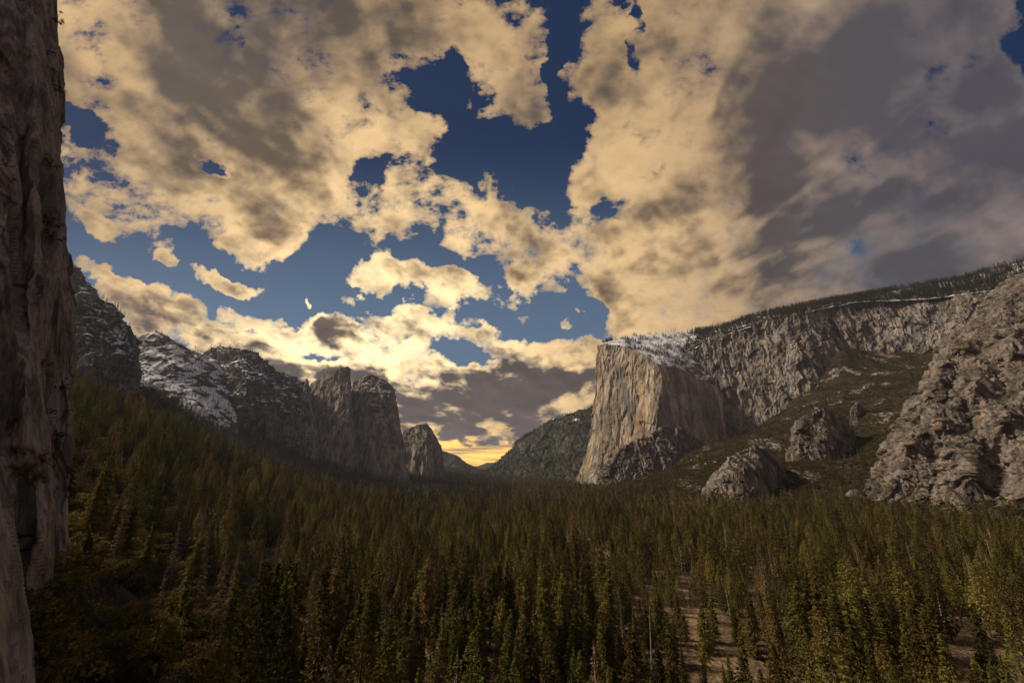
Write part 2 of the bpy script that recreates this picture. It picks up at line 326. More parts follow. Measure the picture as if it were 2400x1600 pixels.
# ------------------------------------------------------------------ ground sheet
gp = []
def G_(x, y, z): gp.append((x, y, z))
def GP(px, py, Y, dz=0.0): p = P(px, py, Y); gp.append((p[0], p[1], p[2]+dz))
for a in [(0, 0, 0), (0, 150, 0), (0, 300, 0), (100, 600, 0), (300, 300, 0), (450, 500, 3), (0, 1200, 2), (300, 900, 4), (200, 1600, 4), (200, 2400, 8), (-200, 1500, 4), (-300, 2200, 8), (0, 3300, 10), (400, 150, 0), (0, -400, 0),
          (-300, 3300, 12), (400, 3300, 14), (0, 5000, 20), (0, 8000, 30), (-100, 240, 1), (-60, 110, 30), (-108, 112, 73), (-75, 82, 56), (-90, 85, 66), (-92, 97, 67), (-100, 118, 69), (-66, 72, 50), (-60, 60, 28), (-100, 180, 18), (-20, 110, 8), (-150, 150, 66), (-200, 100, 120), (-140, 110, 84), (-120, 80, 72), (-300, 0, 200), (-200, 800, 4),
          (-600, 3000, 22), (-1400, 3600, 200), (-2500, 2500, 450), (-2200, 1200, 500), (-1500, 300, 480), (800, 3600, 40), (1500, 4200, 300), (3000, 3000, 700), (2600, 1200, 600), (1800, 300, 250), (700, 400, 10), (900, 0, 20),
          (-1500, 7000, 200), (1800, 7000, 250), (0, 12000, 40), (-4000, 9000, 400), (4000, 9000, 400), (550, 650, 6)]: G_(*a)
for a in [(163, 905, 620, -14), (230, 915, 640, -16), (316, 942, 600, -18), (400, 1010, 600, -20), (449, 1026, 600, -20), (560, 1085, 700, -18), (300, 1200, 296, -14), (200, 1180, 230, -10), (160, 1050, 300, -10), (250, 1100, 330, -12), (420, 1180, 420, -20), (600, 1160, 640, -20), (330, 1330, 200, -16), (200, 1330, 160, -10), (200, 1550, 150, -14), (480, 1400, 250, -25),
          (325, 930, 1040, -6), (160, 890, 990, -6), (240, 950, 1000, -8), (430, 945, 1480, -10), (480, 985, 1500, -14), (600, 1020, 1900, -16), (700, 1060, 2150, -16), (850, 1105, 2450, -16), (959, 1134, 2550, -16), (640, 1110, 1400, -20), (520, 1060, 1100, -20), (800, 1128, 1900, -22),
          (1372, 1168, 2300, -6), (1345, 1140, 2700, -4), (1440, 1145, 2350, -6), (1556, 1112, 2300, -6), (1620, 1196, 1080, -8), (1650, 1188, 1060, -5), (1753, 1174, 1080, -4), (1812, 1148, 1120, -4), (1830, 1095, 1250, -3), (1855, 1087, 1420, -3), (1957, 1087, 1430, -3), (2000, 1046, 1500, -4),
          (1700, 1066, 1600, -4), (1780, 1025, 1900, -4), (1650, 1066, 2200, -4), (1650, 1048, 2350, -4), (1600, 1075, 2250, -4), (1742, 1026, 2600, -6), (1800, 1000, 2530, -6), (1840, 968, 2490, -6), (1898, 930, 2400, -6), (1935, 920, 2380, -8), (1978, 818, 2440, -4), (2012, 858, 2380, -4), (2045, 832, 2390, -4), (2090, 868, 2310, -4), (2125, 842, 2310, -4), (2160, 864, 2230, -4), (2190, 836, 2200, -4),
          (2080, 1000, 1500, -30), (2060, 930, 1750, -45), (2150, 900, 1600, -4), (2130, 960, 1400, -3), (2040, 1142, 960, -4), (2110, 1180, 860, -4), (2168, 1192, 820, -4), (2268, 1212, 770, -5), (2320, 1238, 730, -6), (2400, 1268, 690, -8), (1950, 1150, 1050, -4), (1900, 1180, 900, -6), (2050, 1210, 760, -6)]: GP(*a)
gp = np.array(gp, float)
_A = np.linalg.norm(gp[:, None, :2]-gp[None, :, :2], axis=-1)
_n = len(gp); _M = np.zeros((_n+3, _n+3)); _M[:_n, :_n] = -_A+np.eye(_n)*2; _M[:_n, _n] = _M[_n, :_n] = 1; _M[:_n, _n+1:] = gp[:, :2]/1000; _M[_n+1:, :_n] = gp[:, :2].T/1000
_w = np.linalg.solve(_M, np.concatenate([gp[:, 2], [0, 0, 0]]))
def ground(x, y):
    x = np.asarray(x, float); y = np.asarray(y, float); s = x.shape; x = x.ravel(); y = y.ravel(); o = np.zeros(len(x))
    for i in range(0, len(x), 20000):
        a, b = x[i:i+20000], y[i:i+20000]
        o[i:i+20000] = -np.hypot(a[:, None]-gp[:, 0], b[:, None]-gp[:, 1])@_w[:_n]+_w[_n]+(_w[_n+1]*a+_w[_n+2]*b)/1000
    steep = np.clip(o/60, 0, 1)
    q = np.stack([x, y, 0*x], -1)
    hi = np.clip((o-120)/200, 0, 1)*(x > 700); o = np.maximum(o, -2)+fbm(q/260, 4)*26*steep+ridged(q*[1/150, 1/420, 0]+9, 4)*38*hi+ridged(q*[1/90, 1/160, 0]+5, 3)*7*steep+fbm(q/45, 3)*1.5
    return o.reshape(s)
def warp_axis(a, b, n, c, k):
    t_ = np.linspace(-1, 1, n); s_ = np.sinh(t_*k)/np.sinh(k); return c+np.where(s_ > 0, s_*(b-c), s_*(c-a))
gx = warp_axis(-6000, 6000, 520, 100, 3.0); gy = np.concatenate([np.linspace(-800, 80, 24)[:-1], 80+(np.linspace(0, 1, 560)**1.9)*19900])
GX, GY = np.meshgrid(gx, gy); GZ = ground(GX, GY)
M_GND = bpy.data.materials.new('forest_floor'); M_GND.use_nodes = True
def gnd():
    t = NT(M_GND.node_tree); b = t.n['Principled BSDF']; g = t.node('ShaderNodeNewGeometry'); pos = g.outputs['Position']; x, y, z = t.sep(pos)
    n = t.noise(pos, .03, 7, .68); n2 = t.noise(pos, .35, 6, .7)
    duff = t.mix(t.ss(n, .4, .62), (.052, .034, .022), (.13, .082, .052)); duff = t.mix(t.ss(n2, .45, .62), duff, (.22, .16, .095)); duff = t.mix(t.ss(t.noise(pos, .8, 4, .7), .55, .62), duff, (.035, .032, .014))
    brush = t.mix(t.ss(n2, .35, .65), (.016, .014, .008), (.045, .036, .018))
    slope = t.ss(z, 8, 22); col = t.mix(slope, duff, brush)
    # dry meadow along the river bend: straw coloured sand and grass
    cx = t.m('ADD', t.m('MULTIPLY', t.m('SINE', t.m('MULTIPLY', y, .018)), 20.0), 128.0)
    mead = t.ss(t.m('ADD', t.m('ABSOLUTE', t.m('SUBTRACT', x, cx)), t.m('MULTIPLY_ADD', n, -90.0, 45.0)), 2, 9, 1, 0)
    mead = t.m('MULTIPLY', mead, t.ss(y, 640, 720, 1, 0))
    col = t.mix(t.m('MULTIPLY', mead, t.m('SUBTRACT', 1.0, slope)), col, t.mix(t.ss(n2, .35, .7), (.15, .095, .055), (.36, .26, .17)))
    rk = t.ss(t.noise(t.vm('MULTIPLY', pos, (1, .5, 1)), .008, 7, .74), .55, .61); col = t.mix(t.m('MULTIPLY', t.m('MULTIPLY', rk, slope), t.ss(x, 300, 600)), col, t.mix(n2, (.10, .085, .08), (.34, .30, .28)))
    sn = t.ss(t.m('ADD', t.noise(pos, .03, 7, .75), t.ss(z, 150, 500, -.25, .02)), .58, .62); col = t.mix(t.m('MULTIPLY', sn, t.ss(x, -500, -700)), col, (.7, .72, .78))
    t.put(b.inputs['Base Color'], col); b.inputs['Roughness'].default_value = .95; b.inputs['Specular IOR Level'].default_value = .1
    bp = t.node('ShaderNodeBump'); bp.inputs['Distance'].default_value = 1.5; t.put(bp.inputs['Height'], n2); t.l.new(bp.outputs[0], b.inputs['Normal'])
gnd()
link('ground', mesh_np('ground', np.stack([GX, GY, GZ], -1).reshape(-1, 3), gridfaces(*GX.shape), [M_GND], True), kind='structure', label='forest floor, dry meadow and brushy talus of the valley')

# ------------------------------------------------------------------ cliffs: control columns (px, py, distance), base to rim
SURF = {}
def cliff(name, cols, mat, label, amp=14, fs=1.0, dens=1.6, back=260, drop=.55, facet=.5, vert=.6, jitter=0, seed=0, sides=(1, 1), disp_scale=1.0, smooth=2, low=1.0, fz=1.0, crev=1.0, flat=0.0, wob=.3, dblur=0, close=True):
    K = np.array([P([c[0] for c in col], [c[1] for c in col], [c[2] for c in col]) for col in cols])     # cols x rows x 3
    pix = np.array([[(c[0], c[1]) for c in col] for col in cols], float)
    K = K.transpose(1, 0, 2); pix = pix.transpose(1, 0, 2)                                                 # rows x cols
    away = K.copy(); away[..., 2] = 0; away /= np.linalg.norm(away, axis=-1)[..., None]
    nr, nc = K.shape[:2]
    lr = [np.hypot(*(pix[i+1]-pix[i]).T).max() for i in range(nr-1)]; lc = [np.hypot(*(pix[:, j+1]-pix[:, j]).T).max() for j in range(nc-1)]
    oy = [((pix[i:i+2, :, 1] > 1640) | (pix[i:i+2, :, 1] < -40)).all() or (pix[i+1, :, 1] < -200).all() for i in range(nr-1)]; ox = [(pix[:, j:j+2, 0] < -20).all() or (pix[:, j:j+2, 0] > 2420).all() or (pix[:, j, 0] < -150).all() for j in range(nc-1)]
    sr = [max(2, int(l/dens/(5 if o_ else 1))) for l, o_ in zip(lr, oy)]; sc = [max(2, int(l/dens/(8 if o_ else 1))) for l, o_ in zip(lc, ox)]; vr = sum(sr)+1; vc = sum(sc)+1; c_0 = 0
    if close:
        t1 = K[-1]+away[-1]*back*.35; t1[:, 2] -= back*.35*.15; t2 = K[-1]+away[-1]*back; t2[:, 2] -= back*drop; t3 = t2+away[-1]*back*.2; t3[:, 2] = np.minimum(t3[:, 2], K[0, :, 2]-20)
        K = np.concatenate([K, t1[None], t2[None], t3[None]]); away = np.concatenate([away, away[-1:], away[-1:], away[-1:]]); sr += [14, 16, 8]
        cen = K.mean(axis=1, keepdims=True)
        for s in (0, 1):
            if sides[s]:
                e = K[:, :1] if s == 0 else K[:, -1:]; aw = away[:, :1] if s == 0 else away[:, -1:]
                inw = np.cross(aw, [0, 0, 1.])*(1 if s == 0 else -1)
                p1 = e+aw*back*.3+inw*back*.08; p2 = e+aw*back+inw*back*.3; p2[..., 2] = p2[..., 2]*.6+e[..., 2].min()*.4
                add = np.concatenate([p2, p1], 1) if s == 0 else np.concatenate([p1, p2], 1)
                K = np.concatenate([add, K], 1) if s == 0 else np.concatenate([K, add], 1); sc = [8, 14]+sc if s == 0 else sc+[14, 8]; c_0 += 22 if s == 0 else 0
    def samp(n): 
        a = []; 
        for i, k in enumerate(n): a.append(i+np.arange(k)/k)
        return np.concatenate(a+[np.array([len(n)], float)])
    tr, tc = samp(sr), samp(sc)
    def interp(Kx, tt):
        i = np.minimum(tt.astype(int), Kx.shape[0]-2); f = (tt-i)[:, None, None]; return Kx[i]*(1-f)+Kx[i+1]*f
    G = interp(K, tr); G = interp(G.transpose(1, 0, 2), tc).transpose(1, 0, 2)
    for _ in range(smooth):
        H = G.copy(); H[1:-1] = (G[:-2]+2*G[1:-1]+G[2:])/4; G = H.copy(); H[:, 1:-1] = (G[:, :-2]+2*G[:, 1:-1]+G[:, 2:])/4; G = H
    N = normals(G)
    if (N[len(N)//4, N.shape[1]//2]*G[len(N)//4, N.shape[1]//2]).sum() > 0: N = -N
    q = (G+[seed*311., seed*97., seed*53.])/(100*fs)
    qs = q*[1.3, 1.3, .32]; wq = q+np.stack([fbm(qs+3, 3), fbm(qs+31, 3), fbm(qs+57, 3)], -1)*.45
    d = fbm(wq*.6, 3)*low
    wf = q+(wq-q)*wob; wf = wf+np.stack([wf[..., 2]*.22, wf[..., 2]*.1, 0*wf[..., 2]], -1)
    d = d+vert*(1.05*ridged(wq*[1.5, 1.5, .15], 3, .5)+.42*ridged(wq*[5, 5, .5]+4, 3, .5))
    d = d+.24*fbm(wq*[3.2, 3.2, 2.2]+7, 3, .45)
    if facet:
        f1, e1 = facets(wf*[1.5, 1.5, .6*fz], seed); f2, e2 = facets(wf*[4.2, 4.2, 1.7*fz]+11, seed+5)
        f3, e3 = facets(wf*[11, 11, 5*fz]+3, seed+8, .9)
        d = d+facet*(1.15*f1+.42*f2+.15*f3-crev*(.16*np.exp(-e2*12)+.3*np.exp(-e1*13)))
    for _ in range(dblur):
        e_ = d.copy(); e_[1:-1] = (d[:-2]+2*d[1:-1]+d[2:])/4; d = e_.copy(); d[:, 1:-1] = (e_[:, :-2]+2*e_[:, 1:-1]+e_[:, 2:])/4
    d = d-np.median(d)
    dd = N*(d*amp*disp_scale)[..., None]
    dd[..., 2] *= .3
    G = G+dd
    if name not in SURF: SURF[name] = []
    NN = normals(G)
    if (NN[len(NN)//4, NN.shape[1]//2]*G[len(NN)//4, NN.shape[1]//2]).sum() > 0: NN = -NN
    SURF[name].append((G[:vr, c_0:c_0+vc], NN[:vr, c_0:c_0+vc]))
    me = mesh_np(name, G.reshape(-1, 3), gridfaces(*G.shape[:2]), [mat], True)
    return link(name, me, kind='structure', label=label)

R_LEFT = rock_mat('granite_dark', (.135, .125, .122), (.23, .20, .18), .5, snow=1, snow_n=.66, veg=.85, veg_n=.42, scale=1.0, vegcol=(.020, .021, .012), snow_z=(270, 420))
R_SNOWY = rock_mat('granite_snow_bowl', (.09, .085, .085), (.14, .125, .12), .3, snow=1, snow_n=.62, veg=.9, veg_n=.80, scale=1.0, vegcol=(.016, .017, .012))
R_SPIRE = rock_mat('granite_spires', (.27, .235, .21), (.36, .30, .255), .8, snow=1, snow_n=.84, veg=.8, veg_n=.55, scale=1.0, vegcol=(.02, .021, .012), snow_z=(300, 600))
R_CAP = rock_mat('granite_pale', (.35, .30, .24), (.43, .36, .275), .5, snow=1, snow_n=.95, veg=.7, veg_n=.62, scale=1.6, orange=.4, snow_z=(500, 800), bump=.7, stain_lit_patches=[(1470, 935, 2700, 24, 150, (.10, .105, .11), .8), (1462, 870, 2720, 14, 60, (.08, .08, .085), .8), (1400, 985, 2850, 8, 70, (.09, .09, .09), .8), (1506, 930, 2640, 22, 190, (.50, .36, .21), .7), (1528, 880, 2630, 14, 90, (.58, .49, .36), .8), (1560, 960, 2640, 30, 120, (.15, .13, .125), .6), (1620, 960, 2660, 14, 120, (.13, .115, .115), .7), (1660, 970, 2690, 10, 110, (.11, .10, .10), .7)])  # dark rock stains, plus the lit strip left of the nose painted in
R_WALL = rock_mat('granite_wall', (.165, .148, .138), (.29, .255, .23), 1.0, snow=1, snow_n=.92, veg=.9, veg_n=.66, scale=1.2, orange=.15, snow_z=(600, 850), vegcol=(.022, .021, .010), stain_lit_patches=[(1770, 890, 2640, 12, 140, (.05, .045, .055), .85), (1658, 880, 2800, 10, 90, (.06, .055, .06), .8), (1690, 900, 2760, 14, 120, (.07, .06, .065), .7), (1890, 760, 2520, 60, 60, (.06, .056, .06), .6), (1960, 770, 2480, 40, 70, (.06, .056, .065), .6), (2100, 760, 2380, 60, 40, (.36, .33, .29), .5), (1820, 870, 2560, 40, 120, (.30, .26, .22), .5)])
R_APRON = rock_mat('granite_apron', (.14, .115, .105), (.235, .195, .17), .7, veg=.95, veg_n=.72, scale=.9, vegcol=(.024, .023, .010))
R_BUTT = rock_mat('granite_buttress', (.125, .104, .095), (.215, .182, .162), .5, det=4, veg=.9, veg_n=.74, scale=.55, orange=.2, vegcol=(.03, .027, .012))
R_NEAR = rock_mat('granite_near', (.245, .215, .182), (.38, .335, .28), .5, veg=.0, det=5, nzs=.25, scale=.085, orange=.35, bump=.5)
R_PLAT = rock_mat('snowy_summit', (.18, .16, .14), (.24, .20, .18), .2, snow=1, snow_n=.52, veg=.8, veg_n=.9, scale=1.0)
R_FAR = rock_mat('forested_mountain', (.075, .068, .066), (.13, .11, .10), .5, snow=.9, snow_n=.82, veg=1, veg_n=.38, scale=1.5, vegcol=(.020, .024, .014), snow_z=(350, 650))
R_FAR2 = rock_mat('distant_mountain', (.07, .065, .07), (.12, .105, .10), .3, veg=1, veg_n=.45, scale=2.5, vegcol=(.020, .024, .018))

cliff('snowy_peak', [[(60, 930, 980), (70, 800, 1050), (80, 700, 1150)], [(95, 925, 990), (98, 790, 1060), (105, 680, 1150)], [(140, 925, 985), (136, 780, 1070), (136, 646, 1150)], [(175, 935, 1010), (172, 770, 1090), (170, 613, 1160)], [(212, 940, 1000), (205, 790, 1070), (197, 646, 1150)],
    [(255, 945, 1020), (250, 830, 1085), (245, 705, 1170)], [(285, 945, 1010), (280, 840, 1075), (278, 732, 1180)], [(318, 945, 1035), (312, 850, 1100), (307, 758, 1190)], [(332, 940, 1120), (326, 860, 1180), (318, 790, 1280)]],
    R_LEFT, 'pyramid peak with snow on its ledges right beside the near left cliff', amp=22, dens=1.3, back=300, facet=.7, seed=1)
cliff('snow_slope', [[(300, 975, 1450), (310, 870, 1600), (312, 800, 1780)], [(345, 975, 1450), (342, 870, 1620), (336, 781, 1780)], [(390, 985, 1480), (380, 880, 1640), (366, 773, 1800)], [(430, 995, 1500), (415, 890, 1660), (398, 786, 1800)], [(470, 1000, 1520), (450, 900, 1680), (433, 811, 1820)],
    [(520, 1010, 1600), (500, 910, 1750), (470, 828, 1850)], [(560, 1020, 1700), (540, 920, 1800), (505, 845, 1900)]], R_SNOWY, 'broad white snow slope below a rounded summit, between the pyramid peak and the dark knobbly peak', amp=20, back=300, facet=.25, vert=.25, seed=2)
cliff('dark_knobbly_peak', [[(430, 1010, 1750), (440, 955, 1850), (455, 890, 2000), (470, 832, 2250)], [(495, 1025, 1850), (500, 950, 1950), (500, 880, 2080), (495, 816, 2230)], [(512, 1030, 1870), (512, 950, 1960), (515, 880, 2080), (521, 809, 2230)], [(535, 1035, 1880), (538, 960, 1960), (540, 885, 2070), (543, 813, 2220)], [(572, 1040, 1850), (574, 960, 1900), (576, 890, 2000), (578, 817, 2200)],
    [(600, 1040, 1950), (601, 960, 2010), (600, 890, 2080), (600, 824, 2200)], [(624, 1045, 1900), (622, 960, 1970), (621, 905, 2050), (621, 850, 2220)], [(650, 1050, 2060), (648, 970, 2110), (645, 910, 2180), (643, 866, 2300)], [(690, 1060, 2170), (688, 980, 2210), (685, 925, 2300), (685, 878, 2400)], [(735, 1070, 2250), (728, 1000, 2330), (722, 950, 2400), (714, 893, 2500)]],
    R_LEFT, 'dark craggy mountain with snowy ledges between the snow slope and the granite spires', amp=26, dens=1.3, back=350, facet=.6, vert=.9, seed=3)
cliff('rock_pinnacle', [[(640, 1110, 2200), (655, 1050, 2230), (673, 1000, 2270), (692, 950, 2350), (712, 905, 2400)], [(690, 1115, 2120), (695, 1050, 2180), (700, 990, 2240), (710, 930, 2330), (717, 886, 2390)], [(735, 1115, 2150), (733, 1050, 2200), (728, 990, 2260), (724, 930, 2340), (722, 888, 2395)], [(765, 1115, 2250), (748, 1060, 2300), (738, 1000, 2350), (730, 950, 2400), (727, 905, 2430)]],
    R_SPIRE, 'thin granite pinnacle rising from a triangular buttress, left of the slanted slab spire', amp=13, dens=1.2, back=90, drop=1.5, facet=.6, seed=4)
cliff('slanted_spire', [[(715, 1090, 2400), (718, 1000, 2480), (722, 945, 2540), (728, 898, 2600)], [(755, 1095, 2380), (755, 1000, 2460), (755, 940, 2520), (755, 881, 2600)], [(795, 1100, 2370), (795, 1000, 2440), (794, 930, 2520), (794, 864, 2620)], [(823, 1105, 2380), (820, 1000, 2450), (818, 930, 2520), (815, 857, 2640)], [(850, 1110, 2500), (832, 1000, 2560), (823, 930, 2620), (822, 864, 2680)]],
    R_SPIRE, 'granite spire with a long slanting left edge and a sheer right edge', amp=10, dens=1.2, back=110, drop=1.2, facet=.4, vert=.9, seed=5)
cliff('great_buttress', [[(795, 1120, 2560), (805, 1050, 2620), (812, 990, 2680), (818, 940, 2740), (826, 896, 2820)], [(835, 1125, 2500), (838, 1050, 2550), (842, 985, 2600), (848, 930, 2700), (852, 882, 2820)], [(870, 1135, 2480), (870, 1050, 2520), (870, 980, 2580), (870, 925, 2680), (870, 875, 2830)], [(905, 1145, 2500), (902, 1050, 2540), (900, 985, 2600), (898, 930, 2690), (898, 887, 2830)],
    [(935, 1150, 2540), (930, 1060, 2570), (922, 990, 2620), (920, 940, 2700), (920, 904, 2840)], [(961, 1150, 2650), (948, 1054, 2690), (938, 994, 2730), (931, 945, 2800), (926, 912, 2900)]],
    R_SPIRE, 'massive round-topped granite buttress with a snow cap, at the right end of the left wall', amp=14, dens=1.2, back=260, drop=.9, facet=.35, vert=1.1, seed=6)
cliff('small_buttress', [[(925, 1140, 3500), (938, 1060, 3560), (945, 1011, 3650)], [(975, 1142, 3420), (975, 1060, 3500), (976, 995, 3650)], [(1000, 1144, 3400), (1000, 1060, 3480), (1000, 990, 3650)], [(1020, 1144, 3450), (1016, 1070, 3520), (1011, 1001, 3680)], [(1034, 1144, 3550), (1030, 1085, 3600), (1024, 1034, 3720)], [(1048, 1144, 3700), (1041, 1090, 3750), (1034, 1044, 3850)]],
    R_SPIRE, 'smaller darker granite buttress behind the massive round-topped one', amp=14, dens=1.2, back=260, drop=.9, facet=.4, vert=1.0, seed=7)
cliff('distant_hill', [[(980, 1128, 6700), (1000, 1090, 7200), (1010, 1048, 7600)], [(1034, 1128, 6600), (1034, 1090, 7100), (1034, 1055, 7500)], [(1067, 1128, 6600), (1067, 1095, 7000), (1067, 1067, 7500)], [(1089, 1128, 6800), (1089, 1100, 7200), (1089, 1082, 7600)], [(1116, 1128, 7000), (1116, 1108, 7400), (1116, 1093, 7800)], [(1150, 1128, 7200), (1145, 1114, 7500), (1142, 1102, 7900)], [(1200, 1128, 7500), (1190, 1118, 7800), (1180, 1110, 8200)]],
    R_FAR2, 'blue hazy hillside closing the valley, right of the small buttress', amp=60, fs=4, dens=1.0, back=900, drop=.2, facet=.2, seed=8)
cliff('farthest_ridge', [[(1060, 1110, 10500), (1080, 1096, 11000)], [(1116, 1110, 10500), (1120, 1091, 11000)], [(1143, 1110, 10500), (1143, 1083, 11000)], [(1160, 1110, 10500), (1160, 1082, 11000)], [(1190, 1110, 10500), (1190, 1086, 11000)], [(1260, 1110, 10500), (1260, 1080, 11000)]], R_FAR2, 'faint blue ridge in the notch where the sky turns gold', amp=50, fs=6, dens=1.0, back=1200, drop=.1, facet=.1, seed=9)
cliff('forested_mountain', [[(1085, 1136, 4600), (1105, 1128, 4900), (1125, 1119, 5200)], [(1130, 1138, 4500), (1145, 1115, 4900), (1156, 1089, 5300)], [(1160, 1138, 4400), (1180, 1100, 4750), (1190, 1066, 5200)], [(1185, 1140, 4200), (1198, 1085, 4700), (1205, 1044, 5100)], [(1210, 1140, 4100), (1217, 1075, 4650), (1221, 1026, 5000)], [(1240, 1142, 3900), (1245, 1070, 4400), (1247, 1009, 4900)],
    [(1270, 1142, 3800), (1270, 1066, 4300), (1270, 998, 4800)], [(1300, 1144, 3700), (1300, 1060, 4200), (1298, 981, 4700)], [(1340, 1146, 3500), (1338, 1055, 4000), (1336, 969, 4500)], [(1375, 1148, 3400), (1372, 1050, 3900), (1368, 955, 4400)], [(1410, 1150, 3300), (1405, 1045, 3800), (1400, 944, 4300)], [(1460, 1150, 3300), (1460, 1040, 3800), (1460, 930, 4300)]],
    R_FAR, 'forested mountainside with snow streaks near its ridge, left of the great pale monolith', amp=60, fs=2.2, dens=1.1, back=700, drop=.2, facet=.4, vert=.7, seed=10)
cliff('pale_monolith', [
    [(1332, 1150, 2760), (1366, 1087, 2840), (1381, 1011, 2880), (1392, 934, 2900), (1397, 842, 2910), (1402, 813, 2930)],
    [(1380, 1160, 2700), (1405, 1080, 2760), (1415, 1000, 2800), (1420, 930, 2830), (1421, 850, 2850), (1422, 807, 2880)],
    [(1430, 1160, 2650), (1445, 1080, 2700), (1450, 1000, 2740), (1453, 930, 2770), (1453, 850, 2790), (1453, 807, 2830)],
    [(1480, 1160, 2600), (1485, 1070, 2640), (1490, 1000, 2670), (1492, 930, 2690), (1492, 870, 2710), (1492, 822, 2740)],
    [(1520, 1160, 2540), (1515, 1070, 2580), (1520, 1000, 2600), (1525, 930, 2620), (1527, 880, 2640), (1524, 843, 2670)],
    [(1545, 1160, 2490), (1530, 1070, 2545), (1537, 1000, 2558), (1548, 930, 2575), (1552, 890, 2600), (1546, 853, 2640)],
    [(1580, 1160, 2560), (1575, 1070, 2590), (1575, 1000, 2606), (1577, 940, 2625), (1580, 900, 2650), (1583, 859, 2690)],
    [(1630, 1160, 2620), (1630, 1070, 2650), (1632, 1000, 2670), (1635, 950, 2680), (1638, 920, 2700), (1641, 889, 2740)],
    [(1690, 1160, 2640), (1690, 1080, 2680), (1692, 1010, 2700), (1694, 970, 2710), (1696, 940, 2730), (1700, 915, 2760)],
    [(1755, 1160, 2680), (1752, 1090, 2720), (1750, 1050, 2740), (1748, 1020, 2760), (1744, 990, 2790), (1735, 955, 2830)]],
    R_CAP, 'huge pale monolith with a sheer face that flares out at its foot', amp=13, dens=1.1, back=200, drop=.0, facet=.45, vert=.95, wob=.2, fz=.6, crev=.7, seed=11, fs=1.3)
def back_of(cols, top): return [[c[-1], t_] for c, t_ in zip(cols, top)]
cliff('snowy_summit_plateau', [[(1398, 822, 2925), (1402, 808, 2960), (1412, 804, 3040)], [(1422, 816, 2890), (1430, 800, 2960), (1440, 796, 3080)], [(1453, 815, 2840), (1460, 800, 2960), (1470, 789, 3120)], [(1492, 829, 2750), (1498, 810, 2920), (1500, 784, 3160)], [(1524, 850, 2680), (1530, 820, 2880), (1535, 780, 3180)], [(1548, 860, 2630), (1560, 825, 2880), (1571, 777, 3200)], [(1585, 868, 2710), (1595, 830, 2900), (1611, 778, 3200)], [(1641, 897, 2750), (1650, 840, 2950), (1655, 773, 3200)], [(1700, 920, 2790), (1705, 840, 3000), (1710, 762, 3200)]],
    R_PLAT, 'snow-covered sloping summit behind the rim of the pale monolith', amp=12, dens=1.5, back=400, drop=.2, facet=.2, vert=.2, seed=12)
cliff('streaked_wall', [
    [(1585, 1080, 2850), (1585, 980, 2900), (1586, 900, 2940), (1592, 861, 2980)], [(1605, 1080, 2800), (1605, 980, 2860), (1604, 890, 2900), (1602, 830, 2960)], [(1630, 1090, 2740), (1628, 980, 2800), (1627, 890, 2860), (1626, 806, 2930)], [(1657, 1090, 2700), (1657, 980, 2760), (1657, 880, 2820), (1657, 793, 2900)], [(1687, 1100, 2650), (1687, 990, 2720), (1687, 880, 2780), (1687, 781, 2860)],
    [(1748, 1100, 2580), (1748, 1000, 2640), (1748, 880, 2700), (1748, 762, 2790)], [(1810, 1070, 2500), (1810, 980, 2560), (1810, 860, 2620), (1810, 745, 2700)], [(1860, 1050, 2420), (1860, 960, 2480), (1860, 850, 2540), (1862, 732, 2640)], [(1900, 1030, 2380), (1900, 940, 2430), (1900, 830, 2500), (1900, 724, 2600)], [(1950, 1000, 2400), (1950, 920, 2450), (1950, 800, 2520), (1950, 712, 2600)], [(2000, 950, 2420), (2000, 880, 2470), (2000, 790, 2520), (2000, 702, 2560)],
    [(2060, 930, 2360), (2060, 870, 2420), (2060, 790, 2460), (2060, 699, 2500)], [(2120, 930, 2280), (2120, 860, 2340), (2120, 780, 2380), (2120, 697, 2430)], [(2180, 930, 2180), (2180, 860, 2240), (2180, 780, 2290), (2180, 694, 2350)], [(2250, 930, 2080), (2250, 850, 2140), (2250, 760, 2190), (2250, 684, 2250)], [(2330, 920, 1980), (2330, 840, 2030), (2330, 750, 2090), (2330, 673, 2150)], [(2460, 900, 1850), (2460, 820, 1900), (2460, 730, 1950), (2460, 650, 2000)]],
    R_WALL, 'long cliff wall with dark water streaks under the wooded skyline', amp=22, dens=1.15, back=200, drop=.0, facet=.6, vert=.85, fz=.5, wob=.2, crev=.7, seed=13, fs=1.0)
cliff('wooded_rim', [[(1600, 835, 2940), (1610, 800, 3080), (1620, 776, 3200)], [(1657, 800, 2890), (1660, 780, 3050), (1665, 771, 3200)], [(1700, 785, 2850), (1705, 768, 3000), (1710, 762, 3100)], [(1748, 769, 2780), (1750, 752, 2900), (1752, 745, 3000)], [(1810, 752, 2690), (1812, 738, 2800), (1814, 730, 2900)], [(1880, 734, 2600), (1881, 724, 2700), (1882, 716, 2850)], [(1950, 719, 2580), (1952, 708, 2700), (1954, 703, 2800)], [(2000, 709, 2540), (2002, 702, 2650), (2004, 695, 2750)], [(2060, 706, 2480), (2065, 692, 2600), (2070, 684, 2700)],
    [(2120, 704, 2410), (2122, 690, 2500), (2124, 675, 2650)], [(2180, 701, 2330), (2180, 682, 2440), (2182, 664, 2600)], [(2250, 691, 2230), (2250, 672, 2350), (2250, 654, 2500)], [(2330, 680, 2130), (2330, 655, 2250), (2330, 630, 2400)], [(2460, 657, 1980), (2460, 625, 2100), (2460, 592, 2250)]],
    R_PLAT, 'snowy wooded slope along the skyline above the streaked wall', amp=9, dens=1.5, back=400, drop=.2, facet=.2, vert=.2, seed=14)
